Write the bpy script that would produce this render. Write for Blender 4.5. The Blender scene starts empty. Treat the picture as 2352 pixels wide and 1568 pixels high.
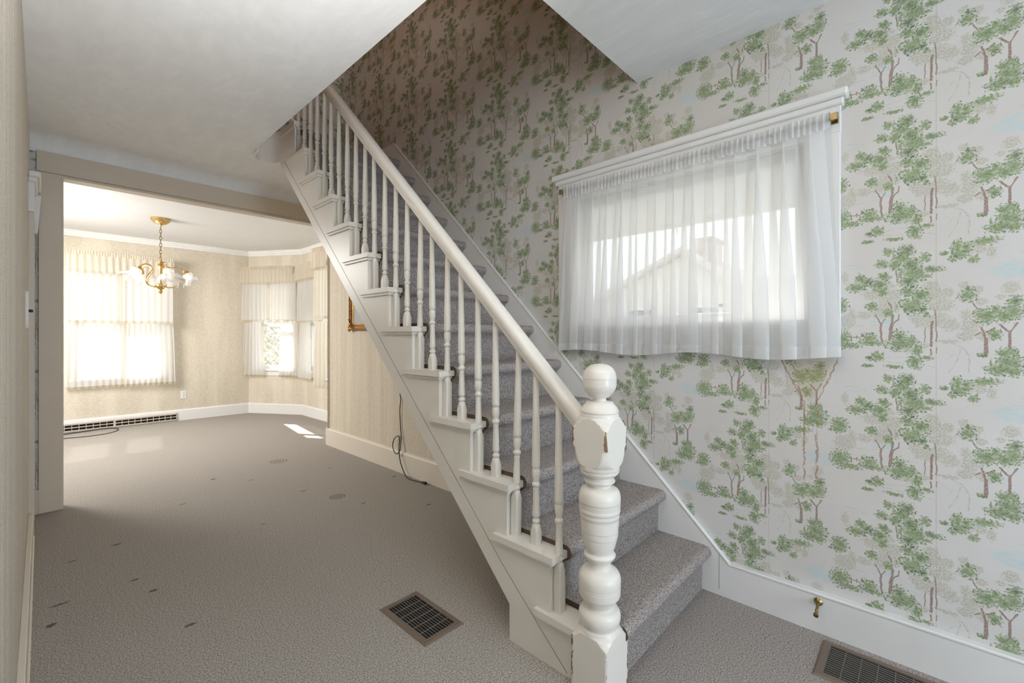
import bpy, bmesh, math, random
from mathutils import Vector, Matrix
from mathutils.geometry import tessellate_polygon
PI = math.pi
random.seed(7)
S = bpy.context.scene
C = S.collection

# ------------------------------------------------------------------ camera, sky, sun, lamps, exposure
cam = bpy.data.objects.new('camera', bpy.data.cameras.new('camera'))
C.objects.link(cam)
cam.data.sensor_width = 36.0
cam.data.lens = 1014.3 * 36.0 / 2352.0
cam.data.shift_y = -12.1 / 2352.0
cam.data.clip_start = 0.01
cam.data.clip_end = 300
cam.location = (0, 0, 1.30)
cam.rotation_euler = (PI / 2, 0, -math.radians(46.83))
S.camera = cam
S.view_settings.view_transform = 'Standard'
S.view_settings.look = 'None'
S.view_settings.exposure = 0.12
S.view_settings.gamma = 1.0
S.view_settings.use_curve_mapping = False
S.cycles.max_bounces = 8
S.cycles.diffuse_bounces = 4
S.cycles.adaptive_threshold = 0.05
S.cycles.adaptive_min_samples = 16
S.cycles.glossy_bounces = 3
S.cycles.transmission_bounces = 6
S.cycles.transparent_max_bounces = 16
S.cycles.caustics_reflective = False
S.cycles.caustics_refractive = False
S.cycles.sample_clamp_indirect = 6.0

W = bpy.data.worlds.new('sky')
S.world = W
W.use_nodes = True
wt = W.node_tree
wt.nodes.clear()
w_out = wt.nodes.new('ShaderNodeOutputWorld')
w_bg = wt.nodes.new('ShaderNodeBackground')
w_tc = wt.nodes.new('ShaderNodeTexCoord')
w_no = wt.nodes.new('ShaderNodeTexNoise')
w_no.inputs['Scale'].default_value = 3.2
w_no.inputs['Detail'].default_value = 6
w_rp = wt.nodes.new('ShaderNodeValToRGB')
w_rp.color_ramp.elements[0].position = 0.40
w_rp.color_ramp.elements[0].color = (0.90, 0.92, 0.96, 1)
w_rp.color_ramp.elements[1].position = 0.62
w_rp.color_ramp.elements[1].color = (1.0, 0.99, 0.98, 1)
wt.links.new(w_tc.outputs['Generated'], w_no.inputs['Vector'])
wt.links.new(w_no.outputs['Fac'], w_rp.inputs['Fac'])
wt.links.new(w_rp.outputs['Color'], w_bg.inputs['Color'])
w_bg.inputs['Strength'].default_value = 1.6
wt.links.new(w_bg.outputs['Background'], w_out.inputs['Surface'])


def lamp(name, kind, loc, energy, color=(1, 1, 1), aim=None, size=None, size_y=None, radius=None):
    d = bpy.data.lights.new(name, kind)
    d.energy = energy
    d.color = color
    o = bpy.data.objects.new(name, d)
    C.objects.link(o)
    o.location = loc
    if aim is not None:
        o.rotation_euler = Vector(aim).to_track_quat('-Z', 'Y').to_euler()
    if kind == 'AREA':
        d.shape = 'RECTANGLE'
        d.size = size
        d.size_y = size_y
    if radius is not None:
        d.shadow_soft_size = radius
    return o


sun = lamp('sun', 'SUN', (0, 20, 14), 26.0, (1.0, 0.96, 0.90), aim=(-0.12, -1.0, -0.67))
sun.data.angle = math.radians(0.6)
# daylight of the glazed front door, behind the camera
lamp('front_door_daylight', 'AREA', (1.05, -2.86, 1.30), 72, (0.70, 0.84, 1.0), aim=(0, 1, 0.0), size=1.3, size_y=2.1)
# lamp added beside the camera to brighten the hall ceiling
fill = lamp('ceiling_fill', 'AREA', (0.25, -0.25, 1.60), 44, (1.0, 0.985, 0.96), aim=(-0.06, 0.62, 0.80), size=0.4, size_y=0.4)
fill.data.spread = math.radians(80)
# lamp added upstairs to warm the stairwell; no real fitting
lamp('landing_warm_fill', 'POINT', (0.75, 3.2, 4.9), 8, (1.0, 0.54, 0.27), radius=0.12)
# unseen lamp added to brighten the dining room; this wall has no window
lamp('dining_side_fill', 'AREA', (-0.93, 6.6, 2.0), 190, (1.0, 0.975, 0.94), aim=(1, 0, -0.85), size=1.5, size_y=1.6)

# ------------------------------------------------------------------ object helpers
def prop(o, label=None, cat=None, group=None, kind=None):
    if label: o['label'] = label
    if cat: o['category'] = cat
    if group: o['group'] = group
    if kind: o['kind'] = kind
    return o


def thing(name, label, cat, loc=(0, 0, 0), group=None):
    o = bpy.data.objects.new(name, None)
    o.empty_display_size = 0.1
    C.objects.link(o)
    o.location = loc
    return prop(o, label, cat, group)


def origin(o):
    v = Vector((0, 0, 0))
    while o is not None:
        v += o.location
        o = o.parent
    return v


def mk(name, bm, mat, parent=None, smooth=None, loc=None, keep=False):
    """link bm (world coordinates) as one mesh object; smooth = sharp-edge angle in degrees"""
    me = bpy.data.meshes.new(name)
    off = Vector(loc) if loc is not None else Vector((0, 0, 0))
    base = origin(parent) if parent is not None else Vector((0, 0, 0))
    bmesh.ops.translate(bm, vec=-(base + off), verts=bm.verts)
    if not keep:
        bmesh.ops.recalc_face_normals(bm, faces=bm.faces)
    bm.to_mesh(me)
    bm.free()
    for m in (mat if isinstance(mat, (list, tuple)) else [mat]):
        me.materials.append(m)
    if smooth is not None:
        me.polygons.foreach_set('use_smooth', [True] * len(me.polygons))
        if smooth < 180:
            me.set_sharp_from_angle(angle=math.radians(smooth))
    o = bpy.data.objects.new(name, me)
    C.objects.link(o)
    o.location = off
    if parent is not None:
        o.parent = parent
    return o


def struct(name, bm, mat, parent=None, smooth=None, label=None):
    o = mk(name, bm, mat, parent, smooth)
    if parent is None:
        o['kind'] = 'structure'
    if label: o['label'] = label
    return o


def again(src, name, delta, parent=None):
    o = src.copy()
    o.name = name
    C.objects.link(o)
    o.location = src.location + Vector(delta)
    if parent is not None:
        o.parent = parent
    return o


# ------------------------------------------------------------------ shape helpers
def NB():
    return bmesh.new()


def box(bm, x0, x1, y0, y1, z0, z1, bev=0.0, seg=1, mi=0):
    vs = [bm.verts.new((x, y, z)) for x in (x0, x1) for y in (y0, y1) for z in (z0, z1)]
    idx = [(0, 1, 3, 2), (4, 6, 7, 5), (0, 4, 5, 1), (2, 3, 7, 6), (0, 2, 6, 4), (1, 5, 7, 3)]
    fs = [bm.faces.new([vs[i] for i in f]) for f in idx]
    for f in fs: f.material_index = mi
    if bev > 0:
        es = list({e for f in fs for e in f.edges})
        bmesh.ops.bevel(bm, geom=es, offset=bev, segments=seg, profile=0.6, affect='EDGES', clamp_overlap=True)
    return bm


def soften(bm, off, seg=2, ang=25):
    es = [e for e in bm.edges if len(e.link_faces) == 2 and e.calc_face_angle(0) > math.radians(ang)]
    bmesh.ops.bevel(bm, geom=es, offset=off, segments=seg, profile=0.6, affect='EDGES', clamp_overlap=True)
    return bm


def slab(bm, outline, holes, to3, depth):
    """a flat slab: outline and holes are 2D loops, to3(u, v, d) places them, depth = thickness"""
    loops = [[Vector((p[0], p[1], 0)) for p in l] for l in [outline] + holes]
    tris = tessellate_polygon(loops)
    flat = [p for l in loops for p in l]
    A = [bm.verts.new(to3(p.x, p.y, 0)) for p in flat]
    B = [bm.verts.new(to3(p.x, p.y, depth)) for p in flat]
    for t in tris:
        if len(set(t)) < 3: continue
        try:
            bm.faces.new([A[i] for i in t])
            bm.faces.new([B[i] for i in reversed(t)])
        except ValueError:
            pass
    k = 0
    for l in loops:
        n = len(l)
        for i in range(n):
            a, b = k + i, k + (i + 1) % n
            bm.faces.new([A[a], A[b], B[b], B[a]])
        k += n
    return bm


def YZ(x0, sgn=1):
    return lambda u, v, d: (x0 + sgn * d, u, v)


def XZ(y0, sgn=1):
    return lambda u, v, d: (u, y0 + sgn * d, v)


def XY(z0, sgn=1):
    return lambda u, v, d: (u, v, z0 + sgn * d)


def along(P, Q):
    """frame on the vertical wall through plan points P, Q: u along, v up, d towards the outside"""
    P = Vector((P[0], P[1], 0)); Q = Vector((Q[0], Q[1], 0))
    U = (Q - P).normalized()
    Nn = Vector((-U.y, U.x, 0))      # left of travel
    return (lambda u, v, d: tuple(P + U * u + Nn * d + Vector((0, 0, v)))), (Q - P).length


def lathe(bm, prof, cx, cy, n=32, square=None, axis=None, origin_=None, rim=None):
    """revolve prof [(r, z)]; square = half-width of the block the turning is cut from"""
    th = [2 * PI * (k + 0.5 * (square is None)) / n for k in range(n)]
    if axis is None:
        ax, ox, oy = Vector((0, 0, 1)), Vector((1, 0, 0)), Vector((0, 1, 0))
        o = Vector((cx, cy, 0))
    else:
        ax = Vector(axis).normalized()
        ox = ax.orthogonal().normalized()
        oy = ax.cross(ox)
        o = Vector(origin_)
    rings, flat = [], set()
    for j, (r, z) in enumerate(prof):
        ring = []
        for t in th:
            rr, zz = r, z
            if square is not None and (not callable(square) or square(z) is not None):
                rr = min(r, (square(z) if callable(square) else square) / max(abs(math.cos(t)), abs(math.sin(t))))
            if rim is not None:
                rr, zz = rim(j, t, rr, zz)
            ring.append(0)
            if rr < r - 1e-6: flat.add((j, len(ring) - 1))
            ring[-1] = (bm.verts.new(o + ox * (rr * math.cos(t)) + oy * (rr * math.sin(t)) + ax * zz))
        rings.append(ring)
    for a, b in zip(rings, rings[1:]):
        for i in range(n):
            bm.faces.new([a[i], a[(i + 1) % n], b[(i + 1) % n], b[i]])
    if square is not None:          # crisp arris where the turning cuts the flats of the block
        for j in range(len(rings) - 1):
            for i in range(n):
                cut = [(a_, b_ % n) in flat for a_ in (j, j + 1) for b_ in (i, i + 1)]
                f = rings[j][i].link_faces
                f = [x for x in f if rings[j + 1][(i + 1) % n] in x.verts and rings[j][(i + 1) % n] in x.verts]
                if f: f[0].tag = sum(cut) >= 3
        for e in bm.edges:
            if len(e.link_faces) == 2:
                a_, b_ = e.link_faces
                if a_.tag != b_.tag or e.calc_face_angle(0) > math.radians(34): e.smooth = False
            else:
                e.smooth = False
    for ring, r in ((rings[0], prof[0][0]), (rings[-1], prof[-1][0])):
        if r > 1e-6 and rim is None:
            bm.faces.new(ring)
    return bm


def dense(prof, step=0.003):
    """prof [(z, r)] with 's' smooth arcs already sampled -> [(r, z)] sampled finely"""
    out = []
    for (z0, r0), (z1, r1) in zip(prof, prof[1:]):
        n = max(1, int(abs(z1 - z0) / step))
        for k in range(n):
            f = k / n
            out.append((r0 + (r1 - r0) * f, z0 + (z1 - z0) * f))
    out.append((prof[-1][1], prof[-1][0]))
    return out


def spline(pts, n=8):
    """Catmull-Rom through 3D points"""
    P = [Vector(p) for p in pts]
    P = [P[0] * 2 - P[1]] + P + [P[-1] * 2 - P[-2]]
    out = []
    for i in range(1, len(P) - 2):
        for k in range(n):
            t = k / n
            a, b, c, d = P[i - 1], P[i], P[i + 1], P[i + 2]
            out.append(0.5 * ((2 * b) + (c - a) * t + (2 * a - 5 * b + 4 * c - d) * t * t + (3 * b - a - 3 * c + d) * t ** 3))
    out.append(P[-2])
    return out


def tube(bm, pts, r, n=8, closed=False):
    pts = [Vector(p) for p in pts]
    rad = r if isinstance(r, (list, tuple)) else [r] * len(pts)
    up = None
    rings = []
    m = len(pts)
    for i, p in enumerate(pts):
        if closed:
            d = pts[(i + 1) % m] - pts[i - 1]
        else:
            d = pts[min(i + 1, m - 1)] - pts[max(i - 1, 0)]
        d = d.normalized() if d.length > 1e-9 else Vector((0, 0, 1))
        if up is None:
            up = d.orthogonal().normalized()
        up = (up - d * up.dot(d))
        up = up.normalized() if up.length > 1e-6 else d.orthogonal().normalized()
        side = d.cross(up)
        rings.append([bm.verts.new(p + (up * math.cos(2 * PI * k / n) + side * math.sin(2 * PI * k / n)) * rad[i]) for k in range(n)])
    pairs = list(zip(rings, rings[1:])) + ([(rings[-1], rings[0])] if closed else [])
    for a, b in pairs:
        for k in range(n):
            bm.faces.new([a[k], a[(k + 1) % n], b[(k + 1) % n], b[k]])
    if not closed:
        bm.faces.new(rings[0]); bm.faces.new(rings[-1])
    return bm


def extrude_x(bm, poly, x0, x1):
    return slab(bm, poly, [], lambda u, v, d: (x0 + d, u, v), x1 - x0)


def sweep(bm, path, prof, closed=False):
    """path [(x, y)] in plan, prof [(d, z)] with d to the left of travel; mitred"""
    n = len(path)
    rings = []
    for i in range(n):
        p = Vector(path[i])
        a = (Vector(path[i]) - Vector(path[i - 1])).normalized() if (i > 0 or closed) else None
        b = (Vector(path[(i + 1) % n]) - Vector(path[i])).normalized() if (i < n - 1 or closed) else None
        a = a or b; b = b or a
        na, nb = Vector((-a.y, a.x)), Vector((-b.y, b.x))
        m = (na + nb)
        m = m / max(0.3, m.dot(na))
        rings.append([bm.verts.new((p.x + m.x * d, p.y + m.y * d, z)) for d, z in prof])
    k = len(prof)
    pairs = list(zip(rings, rings[1:])) + ([(rings[-1], rings[0])] if closed else [])
    for a, b in pairs:
        for j in range(k):
            bm.faces.new([a[j], a[(j + 1) % k], b[(j + 1) % k], b[j]])
    if not closed:
        bm.faces.new(rings[0]); bm.faces.new(rings[-1])
    return bm


# ------------------------------------------------------------------ material helpers
class G:
    def __init__(self, name):
        self.m = bpy.data.materials.new(name)
        self.m.use_nodes = True
        self.t = self.m.node_tree
        self.t.nodes.clear()
        self.out = self.t.nodes.new('ShaderNodeOutputMaterial')
        self._pos = None

    def node(self, typ, **kw):
        n = self.t.nodes.new('ShaderNode' + typ)
        for k, v in kw.items(): setattr(n, k, v)
        return n

    def put(self, sock, v):
        if isinstance(v, bpy.types.NodeSocket):
            self.t.links.new(v, sock)
        elif isinstance(v, (tuple, list)) and sock.type == 'RGBA' and len(v) == 3:
            sock.default_value = (*v, 1)
        else:
            sock.default_value = v

    def pos(self):
        if self._pos is None:
            self._pos = self.node('NewGeometry')
        return self._pos.outputs['Position']

    def m1(self, op, a, b=None, c=None, clamp=False):
        n = self.node('Math', operation=op, use_clamp=clamp)
        for i, v in enumerate((a, b, c)):
            if v is not None: self.put(n.inputs[i], v)
        return n.outputs[0]

    def v1(self, op, a, b=None, c=None):
        n = self.node('VectorMath', operation=op)
        for i, v in enumerate((a, b, c)):
            if v is None: continue
            if op == 'SCALE' and i == 1: self.put(n.inputs['Scale'], v)
            else: self.put(n.inputs[i], v)
        return n.outputs['Value'] if op in ('LENGTH', 'DOT_PRODUCT', 'DISTANCE') else n.outputs['Vector']

    def sep(self, v):
        n = self.node('SeparateXYZ'); self.put(n.inputs[0], v)
        return n.outputs

    def comb(self, x=0.0, y=0.0, z=0.0):
        n = self.node('CombineXYZ')
        for i, v in enumerate((x, y, z)): self.put(n.inputs[i], v)
        return n.outputs[0]

    def noise(self, v, scale, detail=3.0, rough=0.5, color=False, dist=0.0):
        n = self.node('TexNoise'); self.put(n.inputs['Vector'], v)
        n.inputs['Scale'].default_value = scale; n.inputs['Detail'].default_value = detail
        n.inputs['Roughness'].default_value = rough; n.inputs['Distortion'].default_value = dist
        return n.outputs['Color' if color else 'Fac']

    def voro(self, v, scale, feature='F1'):
        n = self.node('TexVoronoi', feature=feature); self.put(n.inputs['Vector'], v)
        n.inputs['Scale'].default_value = scale
        return n.outputs

    def step(self, v, a, b, lo=0.0, hi=1.0, smooth=True):
        n = self.node('MapRange', interpolation_type='SMOOTHSTEP' if smooth else 'LINEAR')
        self.put(n.inputs['Value'], v)
        for k, x in zip(('From Min', 'From Max', 'To Min', 'To Max'), (a, b, lo, hi)): self.put(n.inputs[k], x)
        return n.outputs['Result']

    def ramp(self, v, stops):
        n = self.node('ValToRGB'); self.put(n.inputs['Fac'], v)
        e = n.color_ramp.elements
        while len(e) < len(stops): e.new(0.5)
        for el, (p, c) in zip(e, stops):
            el.position = p; el.color = (*c, 1)
        return n.outputs['Color']

    def mix(self, f, a, b, blend='MIX'):
        n = self.node('MixRGB', blend_type=blend)
        self.put(n.inputs['Fac'], f); self.put(n.inputs['Color1'], a); self.put(n.inputs['Color2'], b)
        return n.outputs['Color']

    def bump(self, h, strength=0.3, dist=0.002):
        n = self.node('Bump'); self.put(n.inputs['Height'], h)
        n.inputs['Strength'].default_value = strength; n.inputs['Distance'].default_value = dist
        return n.outputs['Normal']

    def bsdf(self, color, rough=0.5, metal=0.0, normal=None, spec=0.5, emis=None, emis_s=0.0):
        n = self.node('BsdfPrincipled')
        self.put(n.inputs['Base Color'], color); self.put(n.inputs['Roughness'], rough)
        self.put(n.inputs['Metallic'], metal); self.put(n.inputs['Specular IOR Level'], spec)
        if normal is not None: self.put(n.inputs['Normal'], normal)
        if emis is not None:
            self.put(n.inputs['Emission Color'], emis); n.inputs['Emission Strength'].default_value = emis_s
        return n.outputs['BSDF']

    def done(self, shader):
        self.t.links.new(shader, self.out.inputs['Surface'])
        return self.m


def srgb(r, g, b):
    return tuple(((c / 255) / 12.92 if c / 255 <= 0.04045 else ((c / 255 + 0.055) / 1.055) ** 2.4) for c in (r, g, b))

GREEN = [(.188,.0965,.016,.016),(.166,.0495,.019,.015),(.242,.0925,.023,.025),(.229,.0655,.021,.022),(.21,.0425,.02,.022),(.255,.0375,.029,.025),(.296,.0615,.015,.017),(.265,.0015,.039,.03),(.265,.517,.039,.03),(.25,.487,.028,.021),(.316,.0125,.028,.012),(.301,.502,.014,.007),(.097,-.0045,.016,.017),(.097,.511,.016,.017),(.117,.496,.023,.017),(.085,.475,.029,.018),(.174,-.0035,.021,.016),(.174,.512,.021,.016),(.157,.48,.025,.022),(.168,.45,.012,.018),(.245,.445,.023,.016),(.284,.428,.027,.025),(.26,.391,.036,.028),(.289,.372,.017,.014),(.299,.356,.011,.012),(.134,.393,.018,.016),(.188,.362,.015,.014),(.126,.26,.024,.021),(.134,.24,.043,.01),(.223,.264,.02,.027),(.229,.239,.043,.027),(.258,.25,.015,.021),(.271,.215,.018,.017),(.152,.185,.018,.018),(.129,.177,.013,.011),(.12,.145,.017,.008),(.202,.146,.025,.007),(.265,.169,.022,.021),(.273,.147,.013,.009),(.301,.186,.019,.008),(.412,.42,.023,.021),(.417,.441,.014,.012),(.46,.342,.033,.026),(.484,.361,.016,.018),(.506,.341,.023,.019),(.525,.359,.024,.029),(.531,.394,.016,.019),(.482,.276,.015,.018),(.506,.207,.02,.019),(.525,.211,.012,.016),(.516,.176,.035,.025),(.495,.149,.036,.02),(.449,.199,.012,.009),(.527,.146,.024,.018),(.387,.0935,.017,.019),(.41,.0805,.016,.02),(.389,.0635,.022,.018),(.426,.0385,.013,.015),(.348,.0705,.015,.007),(.372,.0435,.011,.01),(.46,.1025,.033,.014),(.0285,.2568,.031,.035),(.602,-.001,.031,.035),(.602,.5145,.031,.035),(.0565,.2297,.049,.011),(.026,.4015,.027,.029),(.5995,.1438,.027,.029),(.022,.3795,.027,.012),(.5955,.1218,.027,.012)]
PALE = [(.146,.441,.045,.022),(.191,.43,.038,.033),(.185,.474,.022,.017),(.188,.391,.035,.029),(.163,.366,.03,.022),(.111,.357,.023,.017),(.314,.464,.027,.019),(.331,.429,.032,.03),(.358,.434,.019,.02),(.341,.387,.036,.024),(.271,.341,.023,.021),(.294,.32,.027,.021),(.331,.329,.037,.028),(.368,.312,.023,.023),(.401,.461,.014,.011),(.44,.441,.013,.015),(.446,.397,.015,.014),(.408,.347,.018,.02),(.419,.304,.027,.027),(.408,.271,.025,.017),(.52,.442,.021,.02),(.495,.412,.012,.01),(.46,.268,.026,.018),(.363,.249,.031,.008),(.289,.233,.022,.012),(.444,.0755,.02,.017),(.473,.0625,.011,.022),(.045,.0035,.013,.023),(.045,.519,.013,.023),(.055,.321,.018,.023),(.0405,.3297,.033,.026),(.042,.3225,.034,.022),(.068,.3505,.015,.033)]
WATER = [(.174,.331,.044,.011),(.527,.489,.031,.012),(.537,.0205,.017,.006),(.076,.0355,.038,.004),(-.0525,.2497,.056,.024),(.521,-.008,.056,.024),(.521,.5075,.056,.024),(-.0225,.2288,.026,.013),(.551,.4865,.026,.013)]
TRUNK = [(.192,.257,.198,.318,.0054),(.198,.318,.2,.354,.0036),(.204,.322,.218,.336,.0025),(.218,.336,.221,.357,.0022),(.188,.405,.197,.38,.0022),(.165,.251,.164,.319,.0033),(.164,.319,.147,.354,.0022),(.166,.319,.178,.34,.0018),(.216,-.0275,.21,.0175,.0018),(.216,.488,.21,.533,.0018),(.218,-.0115,.229,.0175,.0015),(.218,.504,.229,.533,.0015),(.314,.23,.315,.323,.0036),(.33,.247,.325,.371,.0018),(.313,.197,.313,.219,.0025),(.296,.247,.296,.299,.0015),(.459,.196,.459,.258,.0051),(.459,.255,.449,.3,.0029),(.46,.284,.48,.3,.0022),(.432,.271,.446,.281,.0018),(.518,.227,.516,.287,.0036),(.516,.284,.494,.311,.0029),(.519,.285,.536,.317,.0022),(.437,.369,.426,.391,.0018),(.059,.264,.091,.264,.0015),(.066,.269,.067,.247,.0018),(.085,.269,.086,.258,.0018),(.278,.215,.278,.191,.0022),(.328,.223,.328,.203,.0015)]
LINE = [(.374,.204,.353,.169,.0011),(.394,.218,.387,.181,.0015),(.387,.181,.363,.133,.0015),(.404,.22,.418,.195,.0029),(.418,.195,.415,.135,.0025),(.375,.239,.401,.225,.0015),(.271,.17,.329,.144,.0011),(.245,.287,.276,.287,.0009),(.039,.0565,.117,.0455,.0009),(.055,.309,.163,.315,.0009),(.174,.18,.245,.19,.0011),(.174,.166,.229,.161,.0011)]

# ------------------------------------------------------------------ materials
def paint(name, col, rough=0.42, wear=None, bump=0.12, spec=0.4):
    g = G(name)
    p = g.pos()
    n = g.noise(p, 7, 4)
    c = g.mix(g.step(n, 0.35, 0.7, 0.0, 0.10), col, tuple(x * 0.80 for x in col))
    if wear:
        sp = g.noise(p, 160, 2)
        spots = g.step(sp, 0.735, 0.76)
        c = g.mix(g.m1('MULTIPLY', spots, 0.55), c, wear)
    fine = g.noise(g.v1('MULTIPLY', p, (1.0, 1.0, 0.25)), 130, 3)
    return g.done(g.bsdf(c, rough, normal=g.bump(fine, bump, 0.0012), spec=spec))


WHITE = paint('white_gloss_paint', (0.81, 0.765, 0.70), 0.33, wear=(0.25, 0.19, 0.13))
TRIM = paint('white_trim_paint', (0.79, 0.78, 0.765), 0.42)
BEIGE = paint('cream_trim_paint', (0.65, 0.57, 0.47), 0.45)
SASH = paint('sash_paint', (0.84, 0.84, 0.83), 0.4)


def chipped():
    """paint of the newel: bare wood shows where the arrises of its blocks are knocked"""
    g = G('newel_paint')
    p = g.pos()
    s = g.sep(p)
    hw = g.step(s[2], 0.4, 0.5, 0.0745, NS)
    dx = g.m1('SUBTRACT', g.m1('ABSOLUTE', g.m1('SUBTRACT', s[0], NX)), hw)
    dy = g.m1('SUBTRACT', g.m1('ABSOLUTE', g.m1('SUBTRACT', s[1], NY)), hw)
    d = g.m1('ADD', g.m1('ABSOLUTE', dx), g.m1('ABSOLUTE', dy))
    n = g.noise(g.v1('MULTIPLY', p, (1, 1, 0.35)), 55, 4, 0.6)
    near = g.m1('SUBTRACT', g.m1('MULTIPLY', g.step(n, 0.42, 0.66), 0.012), d)
    chip = g.step(near, 0.0005, 0.0025)
    base = g.mix(g.step(g.noise(p, 9, 3), 0.4, 0.7, 0, 0.1), (0.81, 0.765, 0.70), (0.68, 0.62, 0.54))
    wood = g.mix(g.noise(p, 90, 3), (0.10, 0.055, 0.03), (0.34, 0.21, 0.11))
    c = g.mix(chip, base, wood)
    fine = g.noise(p, 120, 3)
    return g.done(g.bsdf(c, g.step(chip, 0, 1, 0.3, 0.7), normal=g.bump(fine, 0.1, 0.001), spec=0.45))


def plaster():
    g = G('painted_plaster_ceiling')
    p = g.pos()
    warp = g.noise(p, 1.3, 2, color=True)
    q = g.v1('ADD', g.v1('MULTIPLY', p, (3.0, 1.1, 1.0)), g.v1('SCALE', warp, 0.9))
    a = g.noise(q, 4.5, 6, 0.6)
    b = g.noise(p, 150, 2)
    h = g.m1('ADD', g.m1('MULTIPLY', a, 1.0), g.m1('MULTIPLY', b, 0.06))
    c = g.mix(g.step(a, 0.35, 0.7), (0.82, 0.825, 0.83), (0.87, 0.875, 0.88))
    return g.done(g.bsdf(c, 0.75, normal=g.bump(h, 0.30, 0.010), spec=0.2))


def plain(name, col, rough=0.8, bump=0.1, sc=60):
    g = G(name)
    p = g.pos()
    n = g.noise(p, sc, 3)
    c = g.mix(g.step(g.noise(p, 3, 3), 0.3, 0.7, 0, 0.12), col, tuple(x * 0.85 for x in col))
    return g.done(g.bsdf(c, rough, normal=g.bump(n, bump, 0.002), spec=0.25))


def toile(name, axis):
    """woodland toile wallpaper: foliage, trunks, water and a track drawn on a half-drop repeat"""
    g = G(name)
    p = g.pos()
    s = g.sep(p)
    if axis == 'X': s = (s[0], s[0], s[2])
    TW, TH = 0.5735, 0.5155
    u = g.m1('DIVIDE', g.m1('SUBTRACT', 0.30, s[1]), TW)
    i = g.m1('FLOOR', u)
    fu = g.m1('SUBTRACT', u, i)
    v = g.m1('FRACT', g.m1('SUBTRACT', g.m1('DIVIDE', s[2], TH), g.m1('MULTIPLY', i, 0.5)))
    flat = g.comb(g.m1('MULTIPLY', fu, TW), g.m1('MULTIPLY', v, TH), 0.0)
    w = g.v1('SUBTRACT', g.noise(flat, 42, 2, 0.5, color=True), (0.5, 0.5, 0.5))
    q = g.v1('MULTIPLY_ADD', w, (0.012, 0.012, 0.0), flat)          # hand-drawn wobble
    ql = g.v1('MULTIPLY_ADD', w, (0.009, 0.009, 0.0), flat)

    def ellipses(L, vec):
        acc = None
        for (a, b, rx, ry) in L:
            rx *= 1.08; ry *= 1.10
            e = g.v1('LENGTH', g.v1('MULTIPLY_ADD', vec, (1 / rx, 1 / ry, 0), (-a / rx, -b / ry, 0)))
            acc = e if acc is None else g.m1('MINIMUM', acc, e)
        return acc

    def strokes(L, vec):
        acc = None
        for (a, b, c, d, r) in L:
            ux, uy = c - a, d - b
            l2 = ux * ux + uy * uy
            h = g.m1('ADD', g.v1('DOT_PRODUCT', vec, (ux / l2, uy / l2, 0)), -(a * ux + b * uy) / l2, clamp=True)
            foot = g.v1('MULTIPLY_ADD', g.comb(h, h, 0.0), (ux, uy, 0), (a, b, 0))
            e = g.m1('DIVIDE', g.v1('DISTANCE', vec, foot), r)
            acc = e if acc is None else g.m1('MINIMUM', acc, e)
        return acc

    leaf = g.voro(g.v1('MULTIPLY_ADD', w, (0.006, 0.006, 0), flat), 105)
    leaf2 = g.voro(flat, 165)
    fine = g.noise(flat, 60, 2)
    leafy = g.noise(flat, 120, 3, 0.65)
    ragged = g.m1('ADD', g.m1('ADD', g.m1('MULTIPLY', leaf['Distance'], 0.45), g.m1('MULTIPLY', leafy, 1.3)), g.m1('MULTIPLY', fine, 0.6))
    inner = g.step(g.m1('ADD', leafy, g.m1('MULTIPLY', leaf2['Distance'], 0.35)), 0.60, 0.74)                      # paper glinting between the leaves
    rag2 = g.m1('ADD', g.m1('MULTIPLY', leafy, 1.5), g.m1('MULTIPLY', fine, 0.8))
    pgap = g.step(g.noise(flat, 170, 3, 0.7), 0.60, 0.40, 0.15, 0.95)
    hatch = g.step(g.noise(g.v1('MULTIPLY', flat, (28, 330, 1)), 1.0, 2), 0.46, 0.60, 0.10, 0.75)
    faint = g.step(fine, 0.4, 0.6, 0.2, 0.6)
    sketch = g.noise(g.v1('MULTIPLY', q, (30, 120, 1)), 1.0, 4, 0.7)
    ground = g.m1('MULTIPLY', g.step(sketch, 0.58, 0.70), 0.20)
    weave = g.m1('ADD', g.noise(g.v1('MULTIPLY', p, (1, 900, 140)), 1.0, 1), g.noise(g.v1('MULTIPLY', p, (1, 140, 900)), 1.0, 1))
    paper = g.mix(g.step(g.noise(p, 1.6, 3), 0.35, 0.7), (0.675, 0.662, 0.655), (0.635, 0.605, 0.58))
    paper = g.mix(g.step(weave, 0.7, 1.3, 0.0, 0.10), paper, (0.50, 0.47, 0.44))
    paper = g.mix(ground, paper, (0.36, 0.39, 0.30))
    rnd = g.sep(leaf2['Color'])
    pc = g.mix(rnd[0], (0.36, 0.385, 0.28), (0.47, 0.425, 0.335))
    tc = g.mix(g.step(g.noise(flat, 230, 2), 0.4, 0.6), (0.15, 0.09, 0.075), (0.37, 0.255, 0.215))
    rg = g.sep(leaf['Color'])
    gc = g.mix(rnd[1], (0.115, 0.185, 0.065), (0.25, 0.325, 0.145))
    dark = g.m1('MULTIPLY', g.step(g.noise(flat, 26, 2), 0.48, 0.64), g.step(rg[1], 0.2, 0.8))
    gc = g.mix(g.m1('MULTIPLY', dark, 0.8), gc, (0.042, 0.085, 0.040))
    trough = g.m1('MULTIPLY', g.noise(flat, 120, 2), 0.6)
    # seams between the strips of paper
    seam = g.m1('ABSOLUTE', g.m1('SUBTRACT', g.m1('FRACT', g.m1('ADD', g.m1('DIVIDE', g.m1('ADD', s[1], 0.028), TW), 0.5)), 0.5))
    seam = g.step(seam, 0.0026, 0.0008, 0, 0.45)
    # brown-edged water stain that ran down below the window
    yy = g.m1('ADD', s[1], g.m1('MULTIPLY', g.m1('SUBTRACT', g.noise(p, 45, 3), 0.5), 0.030))
    zz = s[2]
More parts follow.
